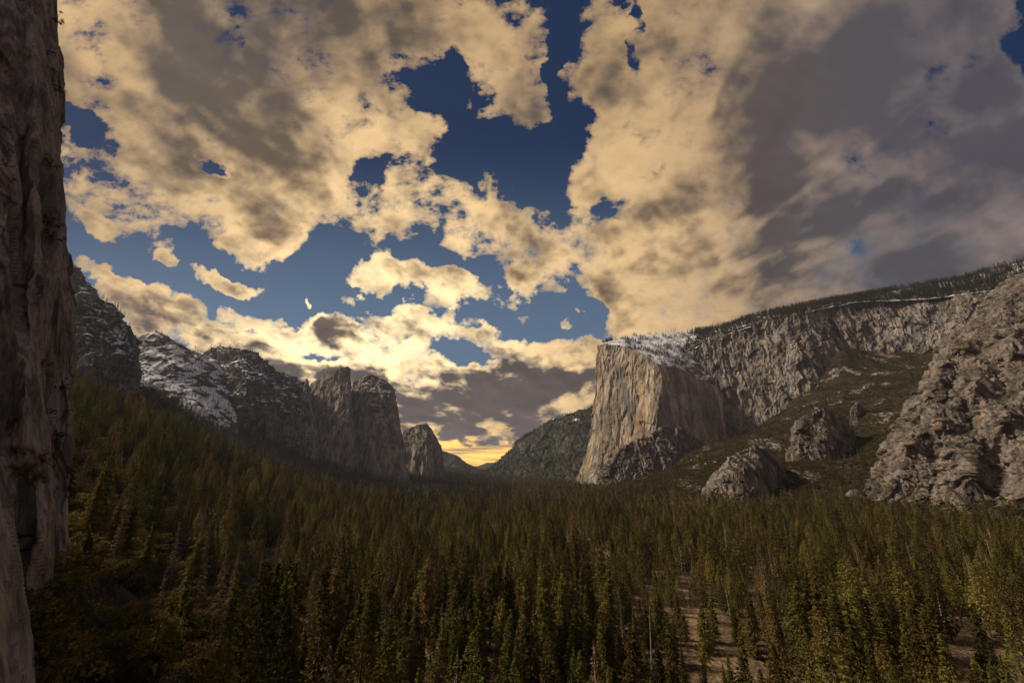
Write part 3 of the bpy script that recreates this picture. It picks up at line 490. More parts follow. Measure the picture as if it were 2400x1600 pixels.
D_r = [[(2000, 1165), (2082, 1180), (2168, 1205), (2268, 1225), (2320, 1255), (2400, 1290), (2580, 1380)], [(2052, 1103), (2110, 1105), (2180, 1120), (2270, 1130), (2330, 1140), (2420, 1150), (2580, 1160)], [(2077, 1046), (2125, 1045), (2190, 1050), (2270, 1055), (2340, 1060), (2430, 1060), (2580, 1060)], [(2111, 984), (2150, 985), (2205, 985), (2275, 985), (2350, 985), (2440, 980), (2580, 970)],
       [(2148, 918), (2180, 910), (2225, 905), (2285, 905), (2355, 900), (2445, 890), (2580, 870)], [(2203, 816), (2225, 815), (2260, 815), (2305, 810), (2370, 805), (2450, 795), (2580, 770)], [(2277, 747), (2290, 745), (2310, 742), (2340, 738), (2390, 730), (2460, 720), (2580, 690)], [(2348, 664), (2363, 656), (2380, 649), (2400, 642), (2430, 628), (2480, 610), (2580, 580)]]
D_y = [0, 40, 70, 110, 150, 215, 280, 370]; D_c = [930, 880, 835, 800, 760, 725, 660]
D_n = [[0, 0, 0, 0, 0, 0, 0], [0, -25, 10, -30, 20, -10, 0], [0, -30, 25, -30, 25, -30, 0], [0, -20, -35, 20, -35, 20, 0], [0, -30, 20, -35, 25, -25, 0], [0, -20, -10, 25, -20, 20, 0], [0, -10, 10, -15, 10, 0, 0], [0]*7]
cliff('rugged_buttress', [[(*D_r[i][j], D_c[j]+D_y[i]+D_n[i][j]) for i in range(8)] for j in range(7)], R_BUTT, 'rugged brown granite buttress at the right edge', amp=12, dens=1.15, back=300, drop=.2, facet=1.15, vert=.3, low=.7, crev=.6, wob=.2, fz=.8, seed=15, fs=.55, sides=(1, 0))
cliff('blocky_spur', [[(1605, 1225, 1080), (1620, 1190, 1100), (1640, 1160, 1130), (1660, 1125, 1160)], [(1650, 1225, 1050), (1660, 1165, 1080), (1672, 1130, 1110), (1688, 1098, 1150)], [(1690, 1225, 1050), (1695, 1160, 1070), (1700, 1110, 1100), (1710, 1068, 1150)], [(1745, 1210, 1040), (1742, 1150, 1060), (1745, 1100, 1090), (1745, 1056, 1150)], [(1785, 1200, 1060), (1785, 1140, 1080), (1780, 1090, 1110), (1768, 1040, 1150)], [(1822, 1190, 1100), (1815, 1140, 1130), (1810, 1090, 1150), (1790, 1052, 1180)], [(1850, 1180, 1180), (1845, 1140, 1200), (1835, 1100, 1210), (1812, 1076, 1240)]],
    R_APRON, 'wedge-shaped rock spur rising from the trees below the streaked wall', amp=8, dens=1.1, back=130, drop=.4, facet=.7, vert=.8, seed=16, fs=.5)
cliff('round_crag', [[(1840, 1110, 1450), (1847, 1040, 1480), (1856, 1004, 1510)], [(1870, 1115, 1420), (1872, 1040, 1440), (1880, 976, 1490)], [(1905, 1115, 1400), (1905, 1040, 1430), (1905, 968, 1490)], [(1935, 1115, 1400), (1935, 1030, 1420), (1932, 952, 1490)], [(1965, 1110, 1420), (1967, 1040, 1440), (1966, 972, 1500)], [(2002, 1085, 1470), (2001, 1040, 1490), (1994, 1006, 1520)]],
    R_APRON, 'round broken crag in the brush between the wedge-shaped spur and the rugged buttress', amp=11, dens=1.1, back=140, drop=.3, facet=.9, vert=.6, seed=17, fs=.6)
cliff('pointed_crag', [[(1990, 1020, 1640), (1993, 985, 1650), (1996, 955, 1660)], [(2015, 1030, 1620), (2010, 985, 1640), (2009, 943, 1660)], [(2045, 1040, 1620), (2035, 1000, 1640), (2028, 965, 1660)], [(2080, 1040, 1640), (2070, 1015, 1650), (2060, 994, 1670)]],
    R_APRON, 'small pointed crag with a lit tip above the round broken crag', amp=7, dens=1.1, back=90, drop=.5, facet=.8, seed=18, fs=.5)
cliff('left_apron', [[(1362, 1190, 2330), (1372, 1163, 2350), (1398, 1128, 2380), (1425, 1094, 2420)], [(1400, 1190, 2300), (1408, 1150, 2320), (1425, 1110, 2370), (1449, 1058, 2420)], [(1450, 1180, 2290), (1455, 1130, 2320), (1465, 1080, 2370), (1480, 1034, 2430)], [(1475, 1185, 2260), (1490, 1130, 2300), (1505, 1070, 2360), (1520, 1022, 2430)], [(1520, 1180, 2250), (1525, 1120, 2290), (1540, 1060, 2350), (1560, 998, 2430)], [(1560, 1150, 2280), (1565, 1100, 2320), (1580, 1050, 2370), (1600, 1003, 2440)], [(1600, 1120, 2340), (1605, 1085, 2370), (1615, 1060, 2400), (1640, 1030, 2460)], [(1660, 1100, 2390), (1660, 1080, 2400), (1665, 1060, 2430), (1680, 1040, 2480)]],
    R_APRON, 'broken rock apron at the foot of the pale monolith', amp=20, dens=1.2, back=120, drop=.1, facet=.9, vert=.9, seed=19, fs=.9)
# near cliff on the left
cliff('near_cliff', [
    [(-700, 1500, 30), (-700, 1200, 30), (-650, 900, 31), (-620, 600, 33), (-600, 300, 36), (-620, 0, 42), (-640, -500, 52)],
    [(-300, 1500, 52), (-300, 1240, 52), (-270, 950, 54), (-260, 650, 56), (-260, 300, 60), (-260, 0, 66), (-270, -500, 80)],
    [(-60, 1700, 78), (-60, 1250, 79), (-60, 950, 82), (-50, 650, 84), (-50, 300, 88), (-50, 0, 94), (-60, -500, 110)],
    [(30, 1700, 85), (30, 1250, 88), (28, 950, 92), (30, 650, 90), (25, 400, 93), (30, 100, 100), (20, -500, 122)],
    [(52, 1700, 88), (52, 1250, 93), (60, 950, 90), (55, 650, 98), (50, 400, 100), (50, 100, 104), (45, -500, 128)],
    [(84, 1700, 88), (84, 1250, 90), (88, 950, 95), (84, 650, 96), (82, 420, 98), (80, 100, 106), (72, -500, 130)],
    [(118, 1700, 93), (118, 1230, 95), (112, 950, 102), (108, 650, 103), (104, 420, 105), (100, 100, 110), (94, -500, 136)],
    [(128, 1700, 104), (122, 1230, 108), (124, 950, 112), (122, 700, 108), (124, 430, 112), (120, 100, 118), (106, -500, 142)],
    [(152, 1700, 110), (158, 1190, 112), (163, 1000, 114), (163, 760, 113), (133, 540, 118), (130, 180, 124), (116, -500, 148)],
    [(155, 1700, 124), (162, 1190, 126), (167, 1000, 128), (166, 760, 126), (137, 540, 130), (134, 180, 136), (120, -500, 158)]],
    R_NEAR, 'tall dark cliff with cracked and jutting blocks filling the left edge', amp=1.35, dens=1.0, back=30, drop=.1, facet=1.35, vert=.25, low=.25, fz=.25, crev=.4, dblur=3, wob=.12, seed=20, fs=.11, sides=(0, 1), smooth=3)
cliff('near_slab', [[(-600, 1900, 22), (-600, 1500, 22), (-560, 1300, 23), (-500, 1150, 25), (-420, 1040, 28)], [(-200, 1900, 36), (-200, 1500, 38), (-190, 1300, 40), (-170, 1150, 42), (-140, 1050, 45)], [(-10, 1900, 46), (-20, 1500, 48), (-25, 1300, 50), (-25, 1160, 52), (-20, 1060, 55)], [(60, 1900, 52), (40, 1500, 54), (22, 1300, 56), (8, 1160, 58), (-4, 1068, 60)], [(105, 1900, 60), (70, 1495, 62), (36, 1300, 64), (20, 1160, 66), (0, 1075, 68)]],
    R_NEAR, 'paler rounded rock slab in the bottom left corner', amp=.7, dens=1.2, back=14, drop=.4, facet=.8, vert=.2, low=.5, fz=.3, crev=.5, wob=.15, seed=21, fs=.09, sides=(0, 1))
#TREES
# ------------------------------------------------------------------ plants: prototypes
def tube(pts, rad, n=6):
    pts = np.array(pts, float); k = len(pts); V = []; F = []
    for i in range(k):
        d = pts[min(i+1, k-1)]-pts[max(i-1, 0)]; d /= np.linalg.norm(d)+1e-9
        a = np.cross(d, [0.3, 1, .2]); a /= np.linalg.norm(a)+1e-9; b = np.cross(d, a)
        for j in range(n):
            t_ = 2*math.pi*j/n; V.append(pts[i]+rad[i]*(math.cos(t_)*a+math.sin(t_)*b))
    for i in range(k-1):
        for j in range(n): F.append((i*n+j, i*n+(j+1) % n, (i+1)*n+(j+1) % n, (i+1)*n+j))
    return np.array(V), np.array(F)
def merge(lst):
    V = []; F = []; o = 0
    for v, f in lst: V.append(v); F.append(f+o); o += len(v)
    return np.concatenate(V), np.concatenate(F)
def leafquads(c, size, rs, up=.35, asp=.5, axis=None):
    """little leaf-spray quads centred at c, randomly tilted"""
    n = len(c); a = rs.normal(size=(n, 3)) if axis is None else axis+rs.normal(size=(n, 3))*.55
    a[:, 2] *= up if axis is None else 1; a /= np.linalg.norm(a, axis=1)[:, None]
    b = np.cross(a, rs.normal(size=(n, 3))); b /= np.linalg.norm(b, axis=1)[:, None]
    s = size*(.6+.8*rs.rand(n))[:, None]; w = s*asp
    V = np.stack([c-a*s*.5-b*w*.25, c+b*w*.5, c+a*s*.6, c-b*w*.5], 1).reshape(-1, 3)
    return V, np.arange(n*4).reshape(n, 4)
def conifer(seed, H=33, R=4.2, base=.12, levels=42, nb=6, ncl=6, size=.95, shape=.8, gap=.12, lean=0.0, sparse=0.0):
    rs = np.random.RandomState(seed); cs = []; ax = []; limbs = []
    lop = 1+.25*np.cos(np.linspace(0, 6.28, 24, endpoint=False)+rs.rand()*6)+rs.rand(24)*.35
    for k in range(levels):
        t_ = base+(1-base)*((k+rs.rand()*.7)/levels)**.92; z = t_*H; u = (t_-base)/(1-base)
        env = R*(np.clip((1-u), 0, 1)**shape)*min(1, .35+u*4)
        env *= .75+.5*rs.rand()
        if rs.rand() < gap: env *= .45
        for j in range(nb if u < .85 else 4):
            if rs.rand() < sparse: continue
            ph = rs.rand()*6.283; L = max(.35, env*lop[int(ph/6.283*24) % 24]*(.65+.5*rs.rand())*.72)
            sl_ = .25*(u-.55)-.12+rs.normal()*.08
            m = max(2, int(ncl*L/R)+1); s_ = np.linspace(.22, 1, m); d = np.array([math.cos(ph), math.sin(ph), sl_]); side = np.array([-math.sin(ph), math.cos(ph), 0])
            for q in s_:
                wd = .30*L*(1.15-q); droop = -.10*L*q*q
                for _ in range(2): cs.append(d*L*q+side*rs.normal()*wd+[0, 0, z+droop+rs.normal()*.16]); ax.append(d+side*rs.normal()*.7+[0, 0, -.12])
            if L > 1.6 and rs.rand() < .45: limbs.append(([[0, 0, z], list(d*L*.55+[0, 0, z]), list(d*L*.9+[0, 0, z-.08*L])], [.10*L/3, .06*L/3, .02]))
    c = np.array(cs); a = np.array(ax); V, F = leafquads(c, size, rs, axis=a, asp=.55)
    tr = [tube([[0, 0, -2], [rs.normal()*.1, rs.normal()*.1, H*.35], [rs.normal()*.15, rs.normal()*.15, H*.7], [0, 0, H*.985]], [H*.014, H*.011, H*.006, H*.001], 7)]+[tube(p, r_, 4) for p, r_ in limbs]
    return (V, F), merge(tr)
def conifer_low(seed, H=33, R=4.0, n=90, size=2.2, base=.10, shape=.8):
    rs = np.random.RandomState(seed); u = rs.rand(n)**.9; ph = rs.rand(n)*6.283; r_ = R*((1-u)**shape)*np.minimum(1, .4+u*4)*(.35+.65*np.sqrt(rs.rand(n)))
    lev = u+rs.normal(size=n)*.01; lob = np.random.RandomState(seed+1).rand(14); r_ = r_*(.62+.65*lob[(ph/6.283*7).astype(int) % 7]*1.0)*(.72+.5*lob[7+(u*6.9).astype(int)])
    c = np.stack([np.cos(ph)*r_, np.sin(ph)*r_, (base+(1-base)*np.clip(lev, 0, 1))*H-.15*r_], 1)
    c[:3] = [[0, 0, H*.97], [0, 0, H*.93], [0, 0, H*.88]]; a = np.stack([np.cos(ph), np.sin(ph), -.25+0*ph], 1); a[:3] = [0, 0, 1]
    sz = size*(1.15-.65*u); V, F = leafquads(c, 1, rs, axis=a, asp=.62); cc = np.repeat(c, 4, 0); V = cc+(V-cc)*np.repeat(sz, 4)[:, None]
    return (V, F), tube([[0, 0, -2], [0, 0, H*.5], [0, 0, H*.97]], [H*.013, H*.009, .05], 4)
def snag(seed, H=26, nb=34, L0=3.2, r0=.34):
    rs = np.random.RandomState(seed); bend = rs.normal(size=2)*.5
    tr = tube([[0, 0, -2], [bend[0]*.4, bend[1]*.4, H*.4], [bend[0], bend[1], H*.75], [bend[0]*1.1, bend[1]*1.2, H]], [r0, r0*.8, r0*.45, .04], 6); br = []
    for k in range(nb):
        u = .22+.76*rs.rand(); z = u*H; ph = rs.rand()*6.283; L = L0*(1.12-u)*(.4+.8*rs.rand()); f = min(u/.75, 1)
        p0 = np.array([bend[0]*f, bend[1]*f, z]); d = np.array([math.cos(ph), math.sin(ph), 0])
        p1 = p0+d*L*.5+[0, 0, -.12*L]; p2 = p0+d*L+[0, 0, -.05*L]
        br.append(tube([p0, p1, p2], [.075, .05, .018], 4))
        if rs.rand() < .6: s_ = np.array([-d[1], d[0], 0])*rs.choice([-1, 1]); br.append(tube([p1, p1+(d+s_)*L*.28], [.04, .012], 3))
    return merge(br), tr
def broadleaf(seed, H=13, R=6, nblob=26, per=70, size=.55, bare=0.0, flat=.7):
    rs = np.random.RandomState(seed); cs = []; limbs = [tube([[0, 0, -1.5], [rs.normal()*.3, rs.normal()*.3, H*.25], [rs.normal()*.5, rs.normal()*.5, H*.5]], [H*.03, H*.023, H*.014], 7)]
    for k in range(nblob):
        ph = rs.rand()*6.283; th = math.acos(1-1.15*rs.rand()); rr = .55+.45*rs.rand()
        c = np.array([math.cos(ph)*math.sin(th)*R*rr, math.sin(ph)*math.sin(th)*R*rr, H*.48+math.cos(th)*H*.46*rr]); b = R*(.20+.20*rs.rand())
        p = rs.normal(size=(per, 3)); p /= np.linalg.norm(p, axis=1)[:, None]; p *= (.55+.5*rs.rand(per))[:, None]*b; p[:, 2] = np.abs(p[:, 2])*flat-.15*b
        cs.append(c+p); limbs.append(tube([[0, 0, H*.2], list(c*[.45, .45, .6]), list(c)], [H*.014, H*.008, .03], 4))
        for _ in range(int(bare*6)):
            e = c+rs.normal(size=3)*b; limbs.append(tube([list(c*[.8, .8, .9]), list(e)], [.04, .012], 3))
    c = np.concatenate(cs); V, F = leafquads(c, size, rs, up=.8, asp=.65)
    return (V, F), merge(limbs)
def bush(seed, R=3.2, H=3, n=130, size=.9):
    rs = np.random.RandomState(seed); k = 7; cen = np.stack([rs.normal(size=k)*R*.45, rs.normal(size=k)*R*.45, H*(.25+.3*rs.rand(k))], 1); i = rs.randint(0, k, n)
    p = rs.normal(size=(n, 3)); p /= np.linalg.norm(p, axis=1)[:, None]; p[:, 2] = np.abs(p[:, 2]); c = cen[i]+p*[R*.48, R*.48, H*.5]*(.7+.35*rs.rand(n))[:, None]
    return leafquads(c, size, rs, up=.8, asp=.75)
def mk(name, cf, tf, mc, mt):
    return (mesh_np(name+'_crown', *cf, [mc]), mesh_np(name+'_trunk', *tf, [mt], True))
def mk1(name, cf, tf, mc, mt):
    V, F = merge([cf, tf]); return mesh_np(name, V, F, [mc, mt], mi=np.r_[np.zeros(len(cf[1])), np.ones(len(tf[1]))])
PINES = [mk('pine', *conifer(11+i, *a), M_NEEDLE, M_BARK) for i, a in enumerate([(44, 8.6, .10, 50, 9, 14, 1.05), (43, 6.6, .14, 52, 8, 13, 1.0, .75), (38, 9.2, .06, 44, 9, 14, 1.05, .95), (48, 7.6, .22, 44, 9, 13, 1.0, .6, .3), (35, 6.8, .05, 42, 9, 12, 1.0, .9), (44, 9.0, .30, 26, 8, 16, 1.1, .5, .3, 0, .10), (27, 6.2, .04, 38, 9, 11, .9, 1.0)])]
PINE_KIND = ['broad dense', 'slender', 'broad-based conical', 'tall high-crowned', 'narrow pointed', 'open-branched flat-topped', 'short young']
BROWN = [mk('brown_pine', *conifer(41+i, *a), M_BROWN, M_SNAG) for i, a in enumerate([(41, 5.4, .10, 40, 6, 8, .8, .75, .3, 0, .15), (36, 4.6, .12, 38, 6, 7, .75, .7, .3, 0, .2)])]
SNAGS = [mk1('snag', *snag(61+i, *a), M_SNAG, M_SNAG) for i, a in enumerate([(30, 60, 3.6), (24, 30, 2.2), (27, 14, 1.4), (20, 44, 3.0)])]
OAKS = [mk('oak', *broadleaf(81+i, *a), M_OAK, M_BARK) for i, a in enumerate([(13, 6.5), (10, 6, 20), (15, 6, 28), (8, 5, 16)])]
BAREB = [mk('bare_tree', *broadleaf(95+i, 8, 5, 20, 34, .42, 1.0, .9), M_BARE, M_BARE) for i in range(2)]
MID = [mk1('mid_pine', *conifer_low(120+i, *a), M_NEEDLE, M_BARK) for i, a in enumerate([(41, 9.2, 1100, 1.6), (36, 7.4, 950, 1.5, .12, .75), (45, 8.6, 900, 1.6, .28, .6), (29, 8.2, 900, 1.5, .05, .95)])]
MID.append(mk1('mid_brown', *conifer_low(130, 37, 4.4, 200, 1.4, .2, .7), M_BROWN, M_SNAG))
sg = snag(140, 27, 10, 2.0, .30); MID.append(mk1('mid_snag', sg[0], sg[1], M_SNAG, M_SNAG))
FAR = [mk1('far_pine', *conifer_low(150+i, *a), M_NEEDLE_FAR, M_BARK) for i, a in enumerate([(37, 8.4, 130, 3.6), (32, 7.6, 120, 3.5, .12, .75), (40, 8.0, 120, 3.6, .24, .6)])]
FIR = [mk1('fir', *conifer_low(160+i, *a), M_FIR_SHADED, M_BARK) for i, a in enumerate([(38, 6.8, 110, 3.3, .05), (34, 5.8, 100, 3.1, .08, .8)])]
BUSH = [mesh_np('brush', *bush(170+i, a, b, 150, 1.1), [M_BRUSH]) for i, (a, b) in enumerate([(5.2, 5), (4.2, 4.4), (6, 5.4)])]

# ------------------------------------------------------------------ where they stand
def vis(x, y, z, m=60, h=0):
    px, py, f = proj(np.stack([x, y, z], -1)); px2, py2, _ = proj(np.stack([x, y, z+h], -1))
    return (px > -m) & (px < 2400+m) & (py2 < 1600+m*.5) & (y > 20)
def jgrid(x0, x1, y0, y1, sp, seed):
    rs = np.random.RandomState(seed); X, Y = np.meshgrid(np.arange(x0, x1, sp), np.arange(y0, y1, sp)); X = X.ravel()+rs.uniform(-.48, .48, X.size)*sp; Y = Y.ravel()+rs.uniform(-.48, .48, Y.size)*sp
    return X, Y, rs
pts = []      # x, y, z, kind, scale, rot
def clear_mask(x, y):
    cx = np.sin(y*.018)*20+128; n = fbm(np.stack([x/38, y/38, 0*x], -1), 3)
    m = (np.abs(x-cx)+n*60 < 4) & (y > 205) & (y < 660)
    m |= (np.hypot((x-262)/42, (y-250)/38)+n*.8 < 1)
    m |= (np.abs(x-105)+n*40 < 10) & (y > 520) & (y < 900)
    return m
for (y0, y1, sp, sd) in [(70, 700, 10.4, 1), (700, 1500, 13.5, 2), (1500, 3400, 20, 3), (3400, 6500, 30, 4)]:
    X, Y, rs = jgrid(-1.45*y1, 1.35*y1, y0, y1, sp, sd); Z = ground(X, Y)
    k = vis(X, Y, Z, 60, 35); X, Y, Z = X[k], Y[k], Z[k]; r0 = rs.rand(len(X)); r1 = rs.rand(len(X)); r2 = rs.rand(len(X))
    e = 3; sl_ = np.hypot(ground(X+e, Y)-Z, ground(X, Y+e)-Z)/e
    dn = fbm(np.stack([X/70, Y/70, 0*X], -1)+3, 3); dn2 = fbm(np.stack([X/24, Y/24, 0*X], -1)+8, 2)
    left = X < 0; talus = (~left) & (Z > 13) & (X > 250)
    keep = ~clear_mask(X, Y) & (dn2 > -.30)
    near_left = left & (Y < 430) & (X < -20-.43*Y) 
    kind = np.full(len(X), 0)                                     # 0 conifer 1 brown 2 snag 3 oak 4 bare 5 brush
    kind[(r0 < .06)] = 1; kind[(r0 > .988)] = 2
    thin = (X > 60) & (X < 330) & (Y < 900) & (dn > -.1); kind[thin & (r0 > .94)] = 2; keep &= ~(thin & (r1 < .38)); wedge = (X/Y > .20) & (X/Y < .52) & (Y > 120) & (Y < 430); keep &= ~(wedge & (r1 < .22)); r2 = np.where(wedge, r2*.5, r2)
    onl = near_left & (dn+ (r1-.5)*.9 > -.16); kind[onl] = 3; kind[onl & (r0 > .66)] = 4; kind[near_left & (r0 < .06)] = 1
    lb = left & (Y >= 420) & (Y < 800) & (Z > 50) & (r1 < .12); kind[lb] = 3
    pc = np.clip(.55-.010*(Z-13), .16, .55)*np.where(Y < 1150, 1, .5)
    kt = talus & (r1 > pc+dn*.3); kind[kt] = 5
    sc = .42+.72*r2**.8; sc = np.where(left & (Z > 60), sc*.88, sc); sc = np.where(talus & (kind == 0), sc*.72, sc); sc = np.where(kind == 5, (.75+.7*r2), sc); sc = np.where(kind >= 3, .7+.6*r2, sc)
    k = keep; pts.append(np.stack([X, Y, Z, kind, sc, rs.rand(len(X))*6.28], 1)[k])
    if 700 < y1 < 4000:
        X, Y, rs = jgrid(250, 1.3*y1, y0, min(y1, 2650), 8.5 if y1 < 1600 else 11, sd+10); Z = ground(X, Y); k = vis(X, Y, Z, 20, 3) & (Z > 13); X, Y, Z = X[k], Y[k], Z[k]
        rk = fbm(np.stack([X/60, Y/110, 0*X], -1)+21, 4); k = rk < .16; X, Y, Z = X[k], Y[k], Z[k]
        pts.append(np.stack([X, Y, Z, np.full(len(X), 5), .7+.7*rs.rand(len(X)), rs.rand(len(X))*6.28], 1))
pts = np.concatenate(pts)
# chosen trees of the foreground
def tree_at(px_top, py_top, Y, Hp, kind):
    u, v = uv(px_top, py_top); x = u*Y; z = float(ground(np.array([x]), np.array([Y]))[0]); top = HC+v*Y; return (x, Y, z, kind, min(1.35, max(.4, (top-z)/Hp)), 1.3)
special = [(*tree_at(88, 1318, 84, 13, 3), 0), (*tree_at(135, 1300, 92, 15, 3), 2), (*tree_at(70, 1390, 76, 10, 3), 1), (*tree_at(115, 1400, 82, 13, 3), 0), (*tree_at(160, 1262, 106, 10, 3), 1), (*tree_at(170, 1380, 96, 10, 3), 1), (*tree_at(60, 1300, 86, 8, 3), 3), (*tree_at(190, 1400, 128, 13, 3), 2), (*tree_at(100, 1520, 88, 8, 4), 0), (*tree_at(160, 1530, 100, 10, 3), 1), (*tree_at(230, 1480, 125, 8, 4), 0), (*tree_at(250, 1400, 150, 15, 3), 2), (*tree_at(60, 1310, 112, 8, 3), 3),
    (*tree_at(905, 1400, 200, 30, 2), 0), (*tree_at(1078, 1425, 215, 24, 2), 3), (*tree_at(1512, 1405, 235, 27, 2), 2), (*tree_at(1700, 1350, 330, 27, 2), 2),
           (*tree_at(385, 1330, 150, 41, 1), 0), (*tree_at(420, 1350, 158, 36, 1), 1), (*tree_at(540, 1275, 215, 41, 1), 0), (*tree_at(490, 1250, 235, 36, 1), 1), (*tree_at(690, 1350, 210, 36, 1), 1),
           (*tree_at(452, 1370, 150, 45, 0), 0), (*tree_at(1120, 1425, 190, 43, 0), 1), (*tree_at(815, 1420, 185, 45, 0), 0), (*tree_at(1480, 1455, 180, 44, 0), 5), (*tree_at(2090, 1290, 300, 48, 0), 3)]
sp_xy = np.array([(a[0], a[1]) for a in special])
dd_ = np.min(np.hypot(pts[:, None, 0]-sp_xy[None, :, 0], pts[:, None, 1]-sp_xy[None, :, 1]), axis=1); pts = pts[dd_ > 5.0]
# nothing right in front of the lens or inside the near cliff
ppx, ppy, _f = proj(pts[:, :3]); pts = pts[~((pts[:, 1] < 118) & (ppx < 150) & ((pts[:, 3] < 3) | (ppx < 70)))]
tz = pts[:, 2]+44*pts[:, 4]; hd = np.hypot(pts[:, 0], pts[:, 1]); pts = pts[~((pts[:, 3] < 3) & (tz > HC-.17*hd) & (hd < 170) & (pts[:, 0] > -110))]
dist_ = np.hypot(pts[:, 0], pts[:, 1]); order = np.argsort(dist_); pts = pts[order]
ppx, ppy, _f = proj(pts[:, :3]+np.array([0, 0, 12.])); inside = (ppx > -10) & (ppx < 2410) & (ppy < 1640)

def zone(px, py):
    h = ['at the far left', 'left of centre', 'at the centre', 'right of centre', 'toward the right', 'at the far right'][int(np.clip(px//400, 0, 5))]
    d = 'near the bottom edge' if py > 1480 else ('in the front ranks' if py > 1380 else 'a few ranks back')
    return d+' '+h
def place_tree(kindname, meshes, x, y, z, s, rot, label, cat, group, crown='crown', tilt=(0, 0)):
    e = bpy.data.objects.new(kindname, None); C.objects.link(e); e.location = (x, y, z-.3); e.rotation_euler = (tilt[0], tilt[1], rot); e.scale = (s, s, s); e.empty_display_size = 1
    e['label'] = label; e['category'] = cat; e['group'] = group
    link(crown, meshes[0], e); link('trunk', meshes[1], e); return e
def place_one(kindname, me, x, y, z, s, rot, label, cat, group, tilt=(0, 0)):
    o = link(kindname, me, None, label=label, category=cat, group=group); o.location = (x, y, z-.3); o.rotation_euler = (tilt[0], tilt[1], rot); o.scale = (s, s, s); return o
used = np.zeros(len(pts), bool); rs = np.random.RandomState(5)
caps = {0: 292, 1: 60, 2: 70, 3: 220, 4: 120}; cnt = {k: 0 for k in range(6)}
def put(kind, x, y, z, s, rot, var=None):
    q = proj(np.array([x, y, z+10.0])); zn = zone(q[0], q[1]); tl = tuple(rs.normal(size=2)*.025)
    if kind == 0:
        i = rs.randint(len(PINES)) if var is None else var
        place_tree('pine_tree', PINES[i], x, y, z, s, rot, f'{PINE_KIND[i]} olive-green conifer {zn}', 'conifer', 'conifers of the valley forest', tilt=tl)
    elif kind == 1: place_tree('dead_pine', BROWN[rs.randint(2) if var is None else var], x, y, z, s, rot, f'dry brown conifer with thin needles {zn}', 'dead tree', 'dry brown conifers', tilt=tl)
    elif kind == 2:
        i = rs.randint(len(SNAGS)) if var is None else var
        place_one('bare_snag', SNAGS[i], x, y, z, s, rot, f"{['tall pale snag with many side branches', 'thin grey snag', 'nearly branchless pale snag', 'short bushy bare snag'][i]} {zn}", 'snag', 'bare grey snags', tilt=(tl[0]*2, tl[1]*2))
    elif kind == 3: place_tree('oak_tree', OAKS[rs.randint(len(OAKS)) if var is None else var], x, y, z, s, rot, f'rounded olive evergreen oak on the left slope {zn}', 'oak', 'evergreen oaks on the left slope', tilt=tl)
    else: place_tree('bare_tree', BAREB[rs.randint(2)], x, y, z, s, rot, f'leafless brown brushy tree on the left slope {zn}', 'bare tree', 'leafless trees on the left slope', tilt=tl)
for a in special: put(a[3], a[0], a[1], a[2], a[4], a[5], a[6])
for i in np.where(inside)[0]:
    k = int(pts[i, 3])
    if k == 5 or cnt[k] >= caps[k]: continue
    if pts[i, 1] > 700: continue
    cnt[k] += 1; used[i] = True; put(k, *pts[i, :3], pts[i, 4], pts[i, 5])
print('individual trees', cnt, 'total points', len(pts))
rest = pts[~used]; dr = np.hypot(rest[:, 0], rest[:, 1])

# ------------------------------------------------------------------ the rest of the forest
def proto_tree(name, me, x, y, s, label, cat, grp):
    z = float(ground(np.array([x]), np.array([y]))[0]); o = link(name, me, None, label=label, category=cat, group=grp); o.location = (x, y, z-.3); o.scale = (s, s, s); return o
P_MID = [proto_tree('pine_tree', m, 40+25*i, 480+10*i, 1, f'{PINE_KIND[i]} mid-distance conifer in the valley forest', 'conifer', 'conifers of the valley forest') for i, m in enumerate(MID[:4])]
P_MID.append(proto_tree('dead_pine', MID[4], -60, 520, 1, 'dry brown conifer in the middle of the valley forest', 'dead tree', 'dry brown conifers'))
P_MID.append(proto_tree('bare_snag', MID[5], 175, 540, 1, 'nearly branchless pale snag by the far end of the meadow', 'snag', 'bare grey snags'))
P_FAR = [proto_tree('pine_tree', m, 30+40*i, 1000, 1, 'small distant conifer in the middle of the valley floor', 'conifer', 'conifers of the valley forest') for i, m in enumerate(FAR)]
P_BUSH = [proto_tree('shrub', m, 660+30*i, 900, 1, 'rounded brushy shrub on the talus below the rugged buttress', 'shrub', 'shrubs on the talus') for i, m in enumerate(BUSH)]
joak = [mk1('mid_oak', *broadleaf(200+i, 12, 6.5, 16, 14, 1.5), M_OAK, M_BARK) for i in range(2)]
P_OAK = [proto_tree('oak_tree', m, -330-30*i, 520, 1, 'rounded olive oak among conifers higher on the left slope', 'oak', 'evergreen oaks on the left slope') for i, m in enumerate(joak)]
P_FIR = [proto_tree('fir_tree', m, -420-40*i, 900, 1, ['darker fir on the upper left slope, broad crown', 'darker fir on the upper left slope, narrow crown'][i], 'fir', 'dark firs on the slopes and rims') for i, m in enumerate(FIR)]
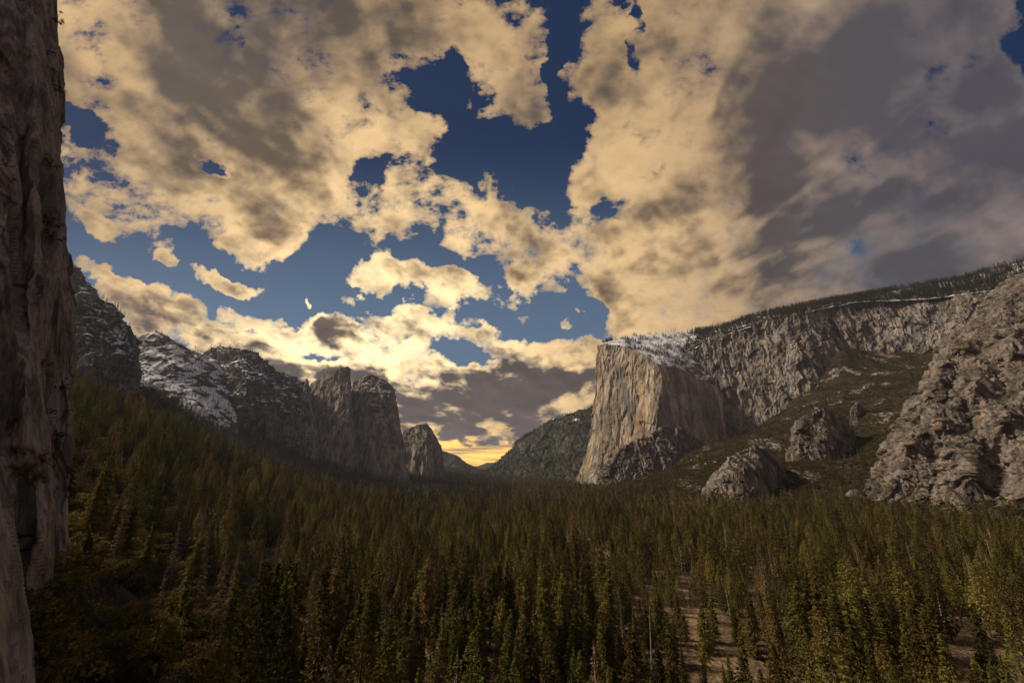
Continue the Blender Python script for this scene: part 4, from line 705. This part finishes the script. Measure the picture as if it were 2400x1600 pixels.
def scatter(name, loc, idx, scl, rot, protos, **props):
    me = bpy.data.meshes.new(name); me.vertices.add(len(loc)); me.vertices.foreach_set('co', np.asarray(loc, np.float32).ravel())
    for n, ty, v in (('idx', 'INT', idx), ('scl', 'FLOAT', scl), ('rot', 'FLOAT', rot)):
        a = me.attributes.new(n, ty, 'POINT'); a.data.foreach_set('value', np.asarray(v, np.int32 if ty == 'INT' else np.float32))
    o = link(name, me, None, **props); ng = bpy.data.node_groups.new(name, 'GeometryNodeTree'); ng.interface.new_socket('Geometry', in_out='INPUT', socket_type='NodeSocketGeometry'); ng.interface.new_socket('Geometry', in_out='OUTPUT', socket_type='NodeSocketGeometry')
    N_, L_ = ng.nodes, ng.links; gi, go = N_.new('NodeGroupInput'), N_.new('NodeGroupOutput'); jn = N_.new('GeometryNodeJoinGeometry')
    def attr(n, ty): q = N_.new('GeometryNodeInputNamedAttribute'); q.data_type = ty; q.inputs[0].default_value = n; return q.outputs[0]
    cx = N_.new('ShaderNodeCombineXYZ'); L_.new(attr('rot', 'FLOAT'), cx.inputs[2])
    for i, p in enumerate(protos):
        oi = N_.new('GeometryNodeObjectInfo'); oi.inputs[0].default_value = p; oi.transform_space = 'ORIGINAL'
        cmp = N_.new('FunctionNodeCompare'); cmp.data_type = 'INT'; cmp.operation = 'EQUAL'; L_.new(attr('idx', 'INT'), cmp.inputs[2]); cmp.inputs[3].default_value = i
        ip = N_.new('GeometryNodeInstanceOnPoints'); L_.new(gi.outputs[0], ip.inputs['Points']); L_.new(cmp.outputs[0], ip.inputs['Selection']); L_.new(oi.outputs['Geometry'], ip.inputs['Instance'])
        L_.new(cx.outputs[0], ip.inputs['Rotation']); L_.new(attr('scl', 'FLOAT'), ip.inputs['Scale']); L_.new(ip.outputs[0], jn.inputs[0])
    L_.new(jn.outputs[0], go.inputs[0]); o.modifiers.new('scatter', 'NODES').node_group = ng; return o
rr = np.random.RandomState(9); K = rest[:, 3].astype(int); mid = dr < 950
idx = np.full(len(rest), -1)
c0 = (K == 0) & mid; idx[c0] = rr.randint(0, 4, c0.sum()); idx[(K == 1) & mid] = 4; idx[(K == 2) & mid] = 5
c1 = (K < 3) & ~mid; idx[c1] = 6+rr.randint(0, 3, c1.sum()); b_ = (K == 1) & ~mid & (dr < 1800); idx[b_] = 4
c2 = (K == 3) | (K == 4); idx[c2] = 9+rr.randint(0, 2, c2.sum())
hl = (rest[:, 0] < 0) & (rest[:, 1] > 850) & (rr.rand(len(rest)) < np.clip((rest[:, 1]-800)/900, 0, .85)) & (K < 3); idx[hl] = 11+rr.randint(0, 2, hl.sum()); fm = idx >= 0
# trees standing on the mountains
ex = []
def on_surface(name, n, cond, smin, smax, seed, zoff=-1.0):
    rs = np.random.RandomState(seed)
    for G, N in SURF[name]:
        g = G.reshape(-1, 3); nn = N.reshape(-1, 3)
        px, py, _ = proj(g); k = np.where(cond(g, nn, px, py))[0]
        if len(k) == 0: continue
        k = rs.choice(k, n); loc = g[k]+np.c_[rs.normal(size=(len(k), 2))*3, np.full(len(k), zoff)]; s = smin+(smax-smin)*rs.rand(len(k)); ex.append(np.c_[loc, 11+rs.randint(0, 2, len(k)), s, rs.rand(len(k))*6.28])
NZ = lambda g, s=60., o=0.: fbm(g/s+o, 3)
on_surface('wooded_rim', 5200, lambda g, n, px, py: (NZ(g, 120., 3) > -.30) & (py < 1000), .8, 1.2, 1)
on_surface('snowy_summit_plateau', 900, lambda g, n, px, py: (NZ(g, 90., 5) > .04) & (py < 900), .5, .9, 2)
on_surface('snowy_summit_plateau', 160, lambda g, n, px, py: (py < 1000), .35, .7, 22)
on_surface('snowy_peak', 170, lambda g, n, px, py: (px > 205) & (n[:, 2] > .35) & (py < 900), .4, .75, 3)
on_surface('snow_slope', 260, lambda g, n, px, py: (NZ(g, 100., 2) > .0) | (py > 930), .35, .7, 4)
on_surface('dark_knobbly_peak', 700, lambda g, n, px, py: (n[:, 2] > .3) & (NZ(g, 100., 7) > -.1), .4, .8, 5)
on_surface('slanted_spire', 60, lambda g, n, px, py: (n[:, 2] > .5) & (py < 900), .3, .5, 6)
on_surface('great_buttress', 120, lambda g, n, px, py: (n[:, 2] > .45) & (py < 950), .3, .55, 7)
on_surface('small_buttress', 90, lambda g, n, px, py: (n[:, 2] > .5) & (py < 1040), .4, .7, 8)
on_surface('forested_mountain', 5200, lambda g, n, px, py: (g[:, 1] < 5600) & ((n[:, 2] > .25) | (py < 1000)) & (NZ(g, 200., 4) > -.25), .55, .95, 9)
on_surface('left_apron', 350, lambda g, n, px, py: (n[:, 2] > .4), .3, .6, 10)
on_surface('streaked_wall', 260, lambda g, n, px, py: (n[:, 2] > .55) & (NZ(g, 80., 1) > .05), .3, .5, 11)
on_surface('rock_pinnacle', 60, lambda g, n, px, py: (n[:, 2] > .4) & (py > 980), .4, .7, 12)
ex = np.concatenate(ex)
loc = np.concatenate([rest[fm][:, :3], ex[:, :3]]); ID = np.concatenate([idx[fm], ex[:, 3].astype(int)]); S_ = np.concatenate([rest[fm][:, 4], ex[:, 4]]); RO = np.concatenate([rest[fm][:, 5], ex[:, 5]])
scatter('forest', loc-[0, 0, .3], ID, S_, RO, P_MID+P_FAR+P_OAK+P_FIR, kind='stuff', label='dense conifer forest filling the valley floor, the slopes and the rims')
bm = K == 5; bl = rest[bm]; bex = []
for nm, n, sz in (('rugged_buttress', 520, (.35, .8)), ('blocky_spur', 60, (.4, .8)), ('round_crag', 120, (.4, .8)), ('streaked_wall', 300, (.6, 1.2)), ('left_apron', 300, (.6, 1.2))):
    n0 = len(ex); tmp = ex; ex = []; on_surface(nm, n, lambda g, nn_, px, py: (nn_[:, 2] > .5) & (NZ(g, 45., 2) > .02), *sz, 31); bex += ex; ex = tmp
bex = np.concatenate(bex); print('brush', len(bl), 'forest', len(loc))
scatter('brush', np.concatenate([bl[:, :3], bex[:, :3]])-[0, 0, .5], rr.randint(0, 3, len(bl)+len(bex)), np.concatenate([bl[:, 4], bex[:, 4]]), np.concatenate([bl[:, 5], bex[:, 5]]), P_BUSH, kind='stuff', label='low evergreen brush covering the talus slopes on the right')

# ------------------------------------------------------------------ shrubs clinging to the near cliff
def cliff_shrub_mesh(seed, R, n=420, size=.16):
    rs = np.random.RandomState(seed); k = 9; cen = rs.normal(size=(k, 3))*R*[.5, .5, .42]+[0, 0, R*.5]; i = rs.randint(0, k, n)
    p = rs.normal(size=(n, 3)); p *= (R*.26*rs.rand(n)**.5/np.linalg.norm(p, axis=1))[:, None]; cf = leafquads(cen[i]+p, size*R, rs, up=.6, asp=.45)
    tf = merge([tube([[0, 0, -.6*R], [0, 0, 0], list(c)], [.05*R, .035*R, .012*R], 4) for c in cen]); return cf, tf
CS = [mk('cliff_shrub', *cliff_shrub_mesh(300+i, 1.0), M_DARKN, M_BARK) for i in range(3)]
CSO = [mk('cliff_bush', *cliff_shrub_mesh(310+i, 1.0, 600, .14), M_OAK, M_BARK) for i in range(3)]
GN_, NN_ = SURF['near_cliff'][0]; gq = GN_.reshape(-1, 3); gpx, gpy, gf = proj(gq)
for (px, py, R, o, lab) in [(128, 46, 2.4, 0, 'dark little tree leaning out near the top of the left cliff'), (124, 122, .9, 0, 'tiny dark bush on the left cliff edge under the leaning tree'), (126, 165, .8, 0, 'tiny twiggy bush, third down the left cliff edge'), (128, 208, 1.7, 0, 'dark tuft on the left cliff edge beside the blue gap in the clouds'), (118, 385, 1.7, 0, 'small dark bush on the cliff edge halfway up the sky'),
        (119, 525, 2.0, 0, 'upper of two dark bushes crowded in the cliff notch'), (122, 556, 2.1, 0, 'lower of two dark bushes crowded in the cliff notch'), (15, 385, 1.1, 0, 'dark bush under the jutting block'), (100, 850, 1.4, 0, 'dark bush in the cliff crevice level with the snowy mountains'), (140, 905, 1.5, 0, 'dark bush on a ledge at the cliff edge over the forest'), (112, 962, 1.1, 0, 'small bush in the crack above the cliff foot'),
        (135, 1018, 1.2, 0, 'small bush on the lower cliff pillar'), (18, 985, 2.2, 1, 'spreading green bush at the left edge of the picture'), (30, 1050, 1.8, 1, 'mossy bush on the ledge above the pale slab'), (100, 1070, 2.4, 1, 'large olive bush in the gully between the cliff pillars'), (40, 1100, 2.3, 1, 'olive bush in front of the pale lower pillar'), (75, 1115, 1.9, 1, 'olive bush on top of the pale lower pillar'), (66, 1095, 1.6, 1, 'dull green bush between two larger bushes on the ledge')]:
    d2 = (gpx-px)**2+(gpy-py)**2+np.where(gq[:, 1] < 20, 1e9, 0)+(gf*2); i = int(np.argmin(d2)); c = gq[i]; rs_ = np.random.RandomState(int(px*7+py))
    u = c-np.array([0, 0, HC]); u /= np.linalg.norm(u); c = c-u*R*.35+[R*.25, 0, -R*.3]
    e = place_tree('cliff_shrub', (CSO if o else CS)[rs_.randint(3)], c[0], c[1], c[2], R, rs_.rand()*6, lab, 'bush', 'bushes clinging to the near cliff', crown='foliage'); e.rotation_euler = (0, .5, rs_.rand()*.8)
hm = bpy.data.materials.new('haze'); hm.use_nodes = True; ht = hm.node_tree; ht.nodes.remove(ht.nodes['Principled BSDF'])
pv = ht.nodes.new('ShaderNodeVolumePrincipled'); pv.inputs['Color'].default_value = (.72, .80, 1, 1); pv.inputs['Density'].default_value = 2.0e-5; pv.inputs['Anisotropy'].default_value = .3
ht.links.new(pv.outputs[0], ht.nodes['Material Output'].inputs['Volume'])
hb = np.array([[x, y, z] for x in (-9000, 9000) for y in (-1500, 21000) for z in (-90, 1450)], float)
link('haze', mesh_np('haze', hb, [(0, 1, 3, 2), (4, 6, 7, 5), (0, 4, 5, 1), (2, 3, 7, 6), (0, 2, 6, 4), (1, 5, 7, 3)], [hm]), kind='stuff', label='thin blue air haze in the valley')
#END
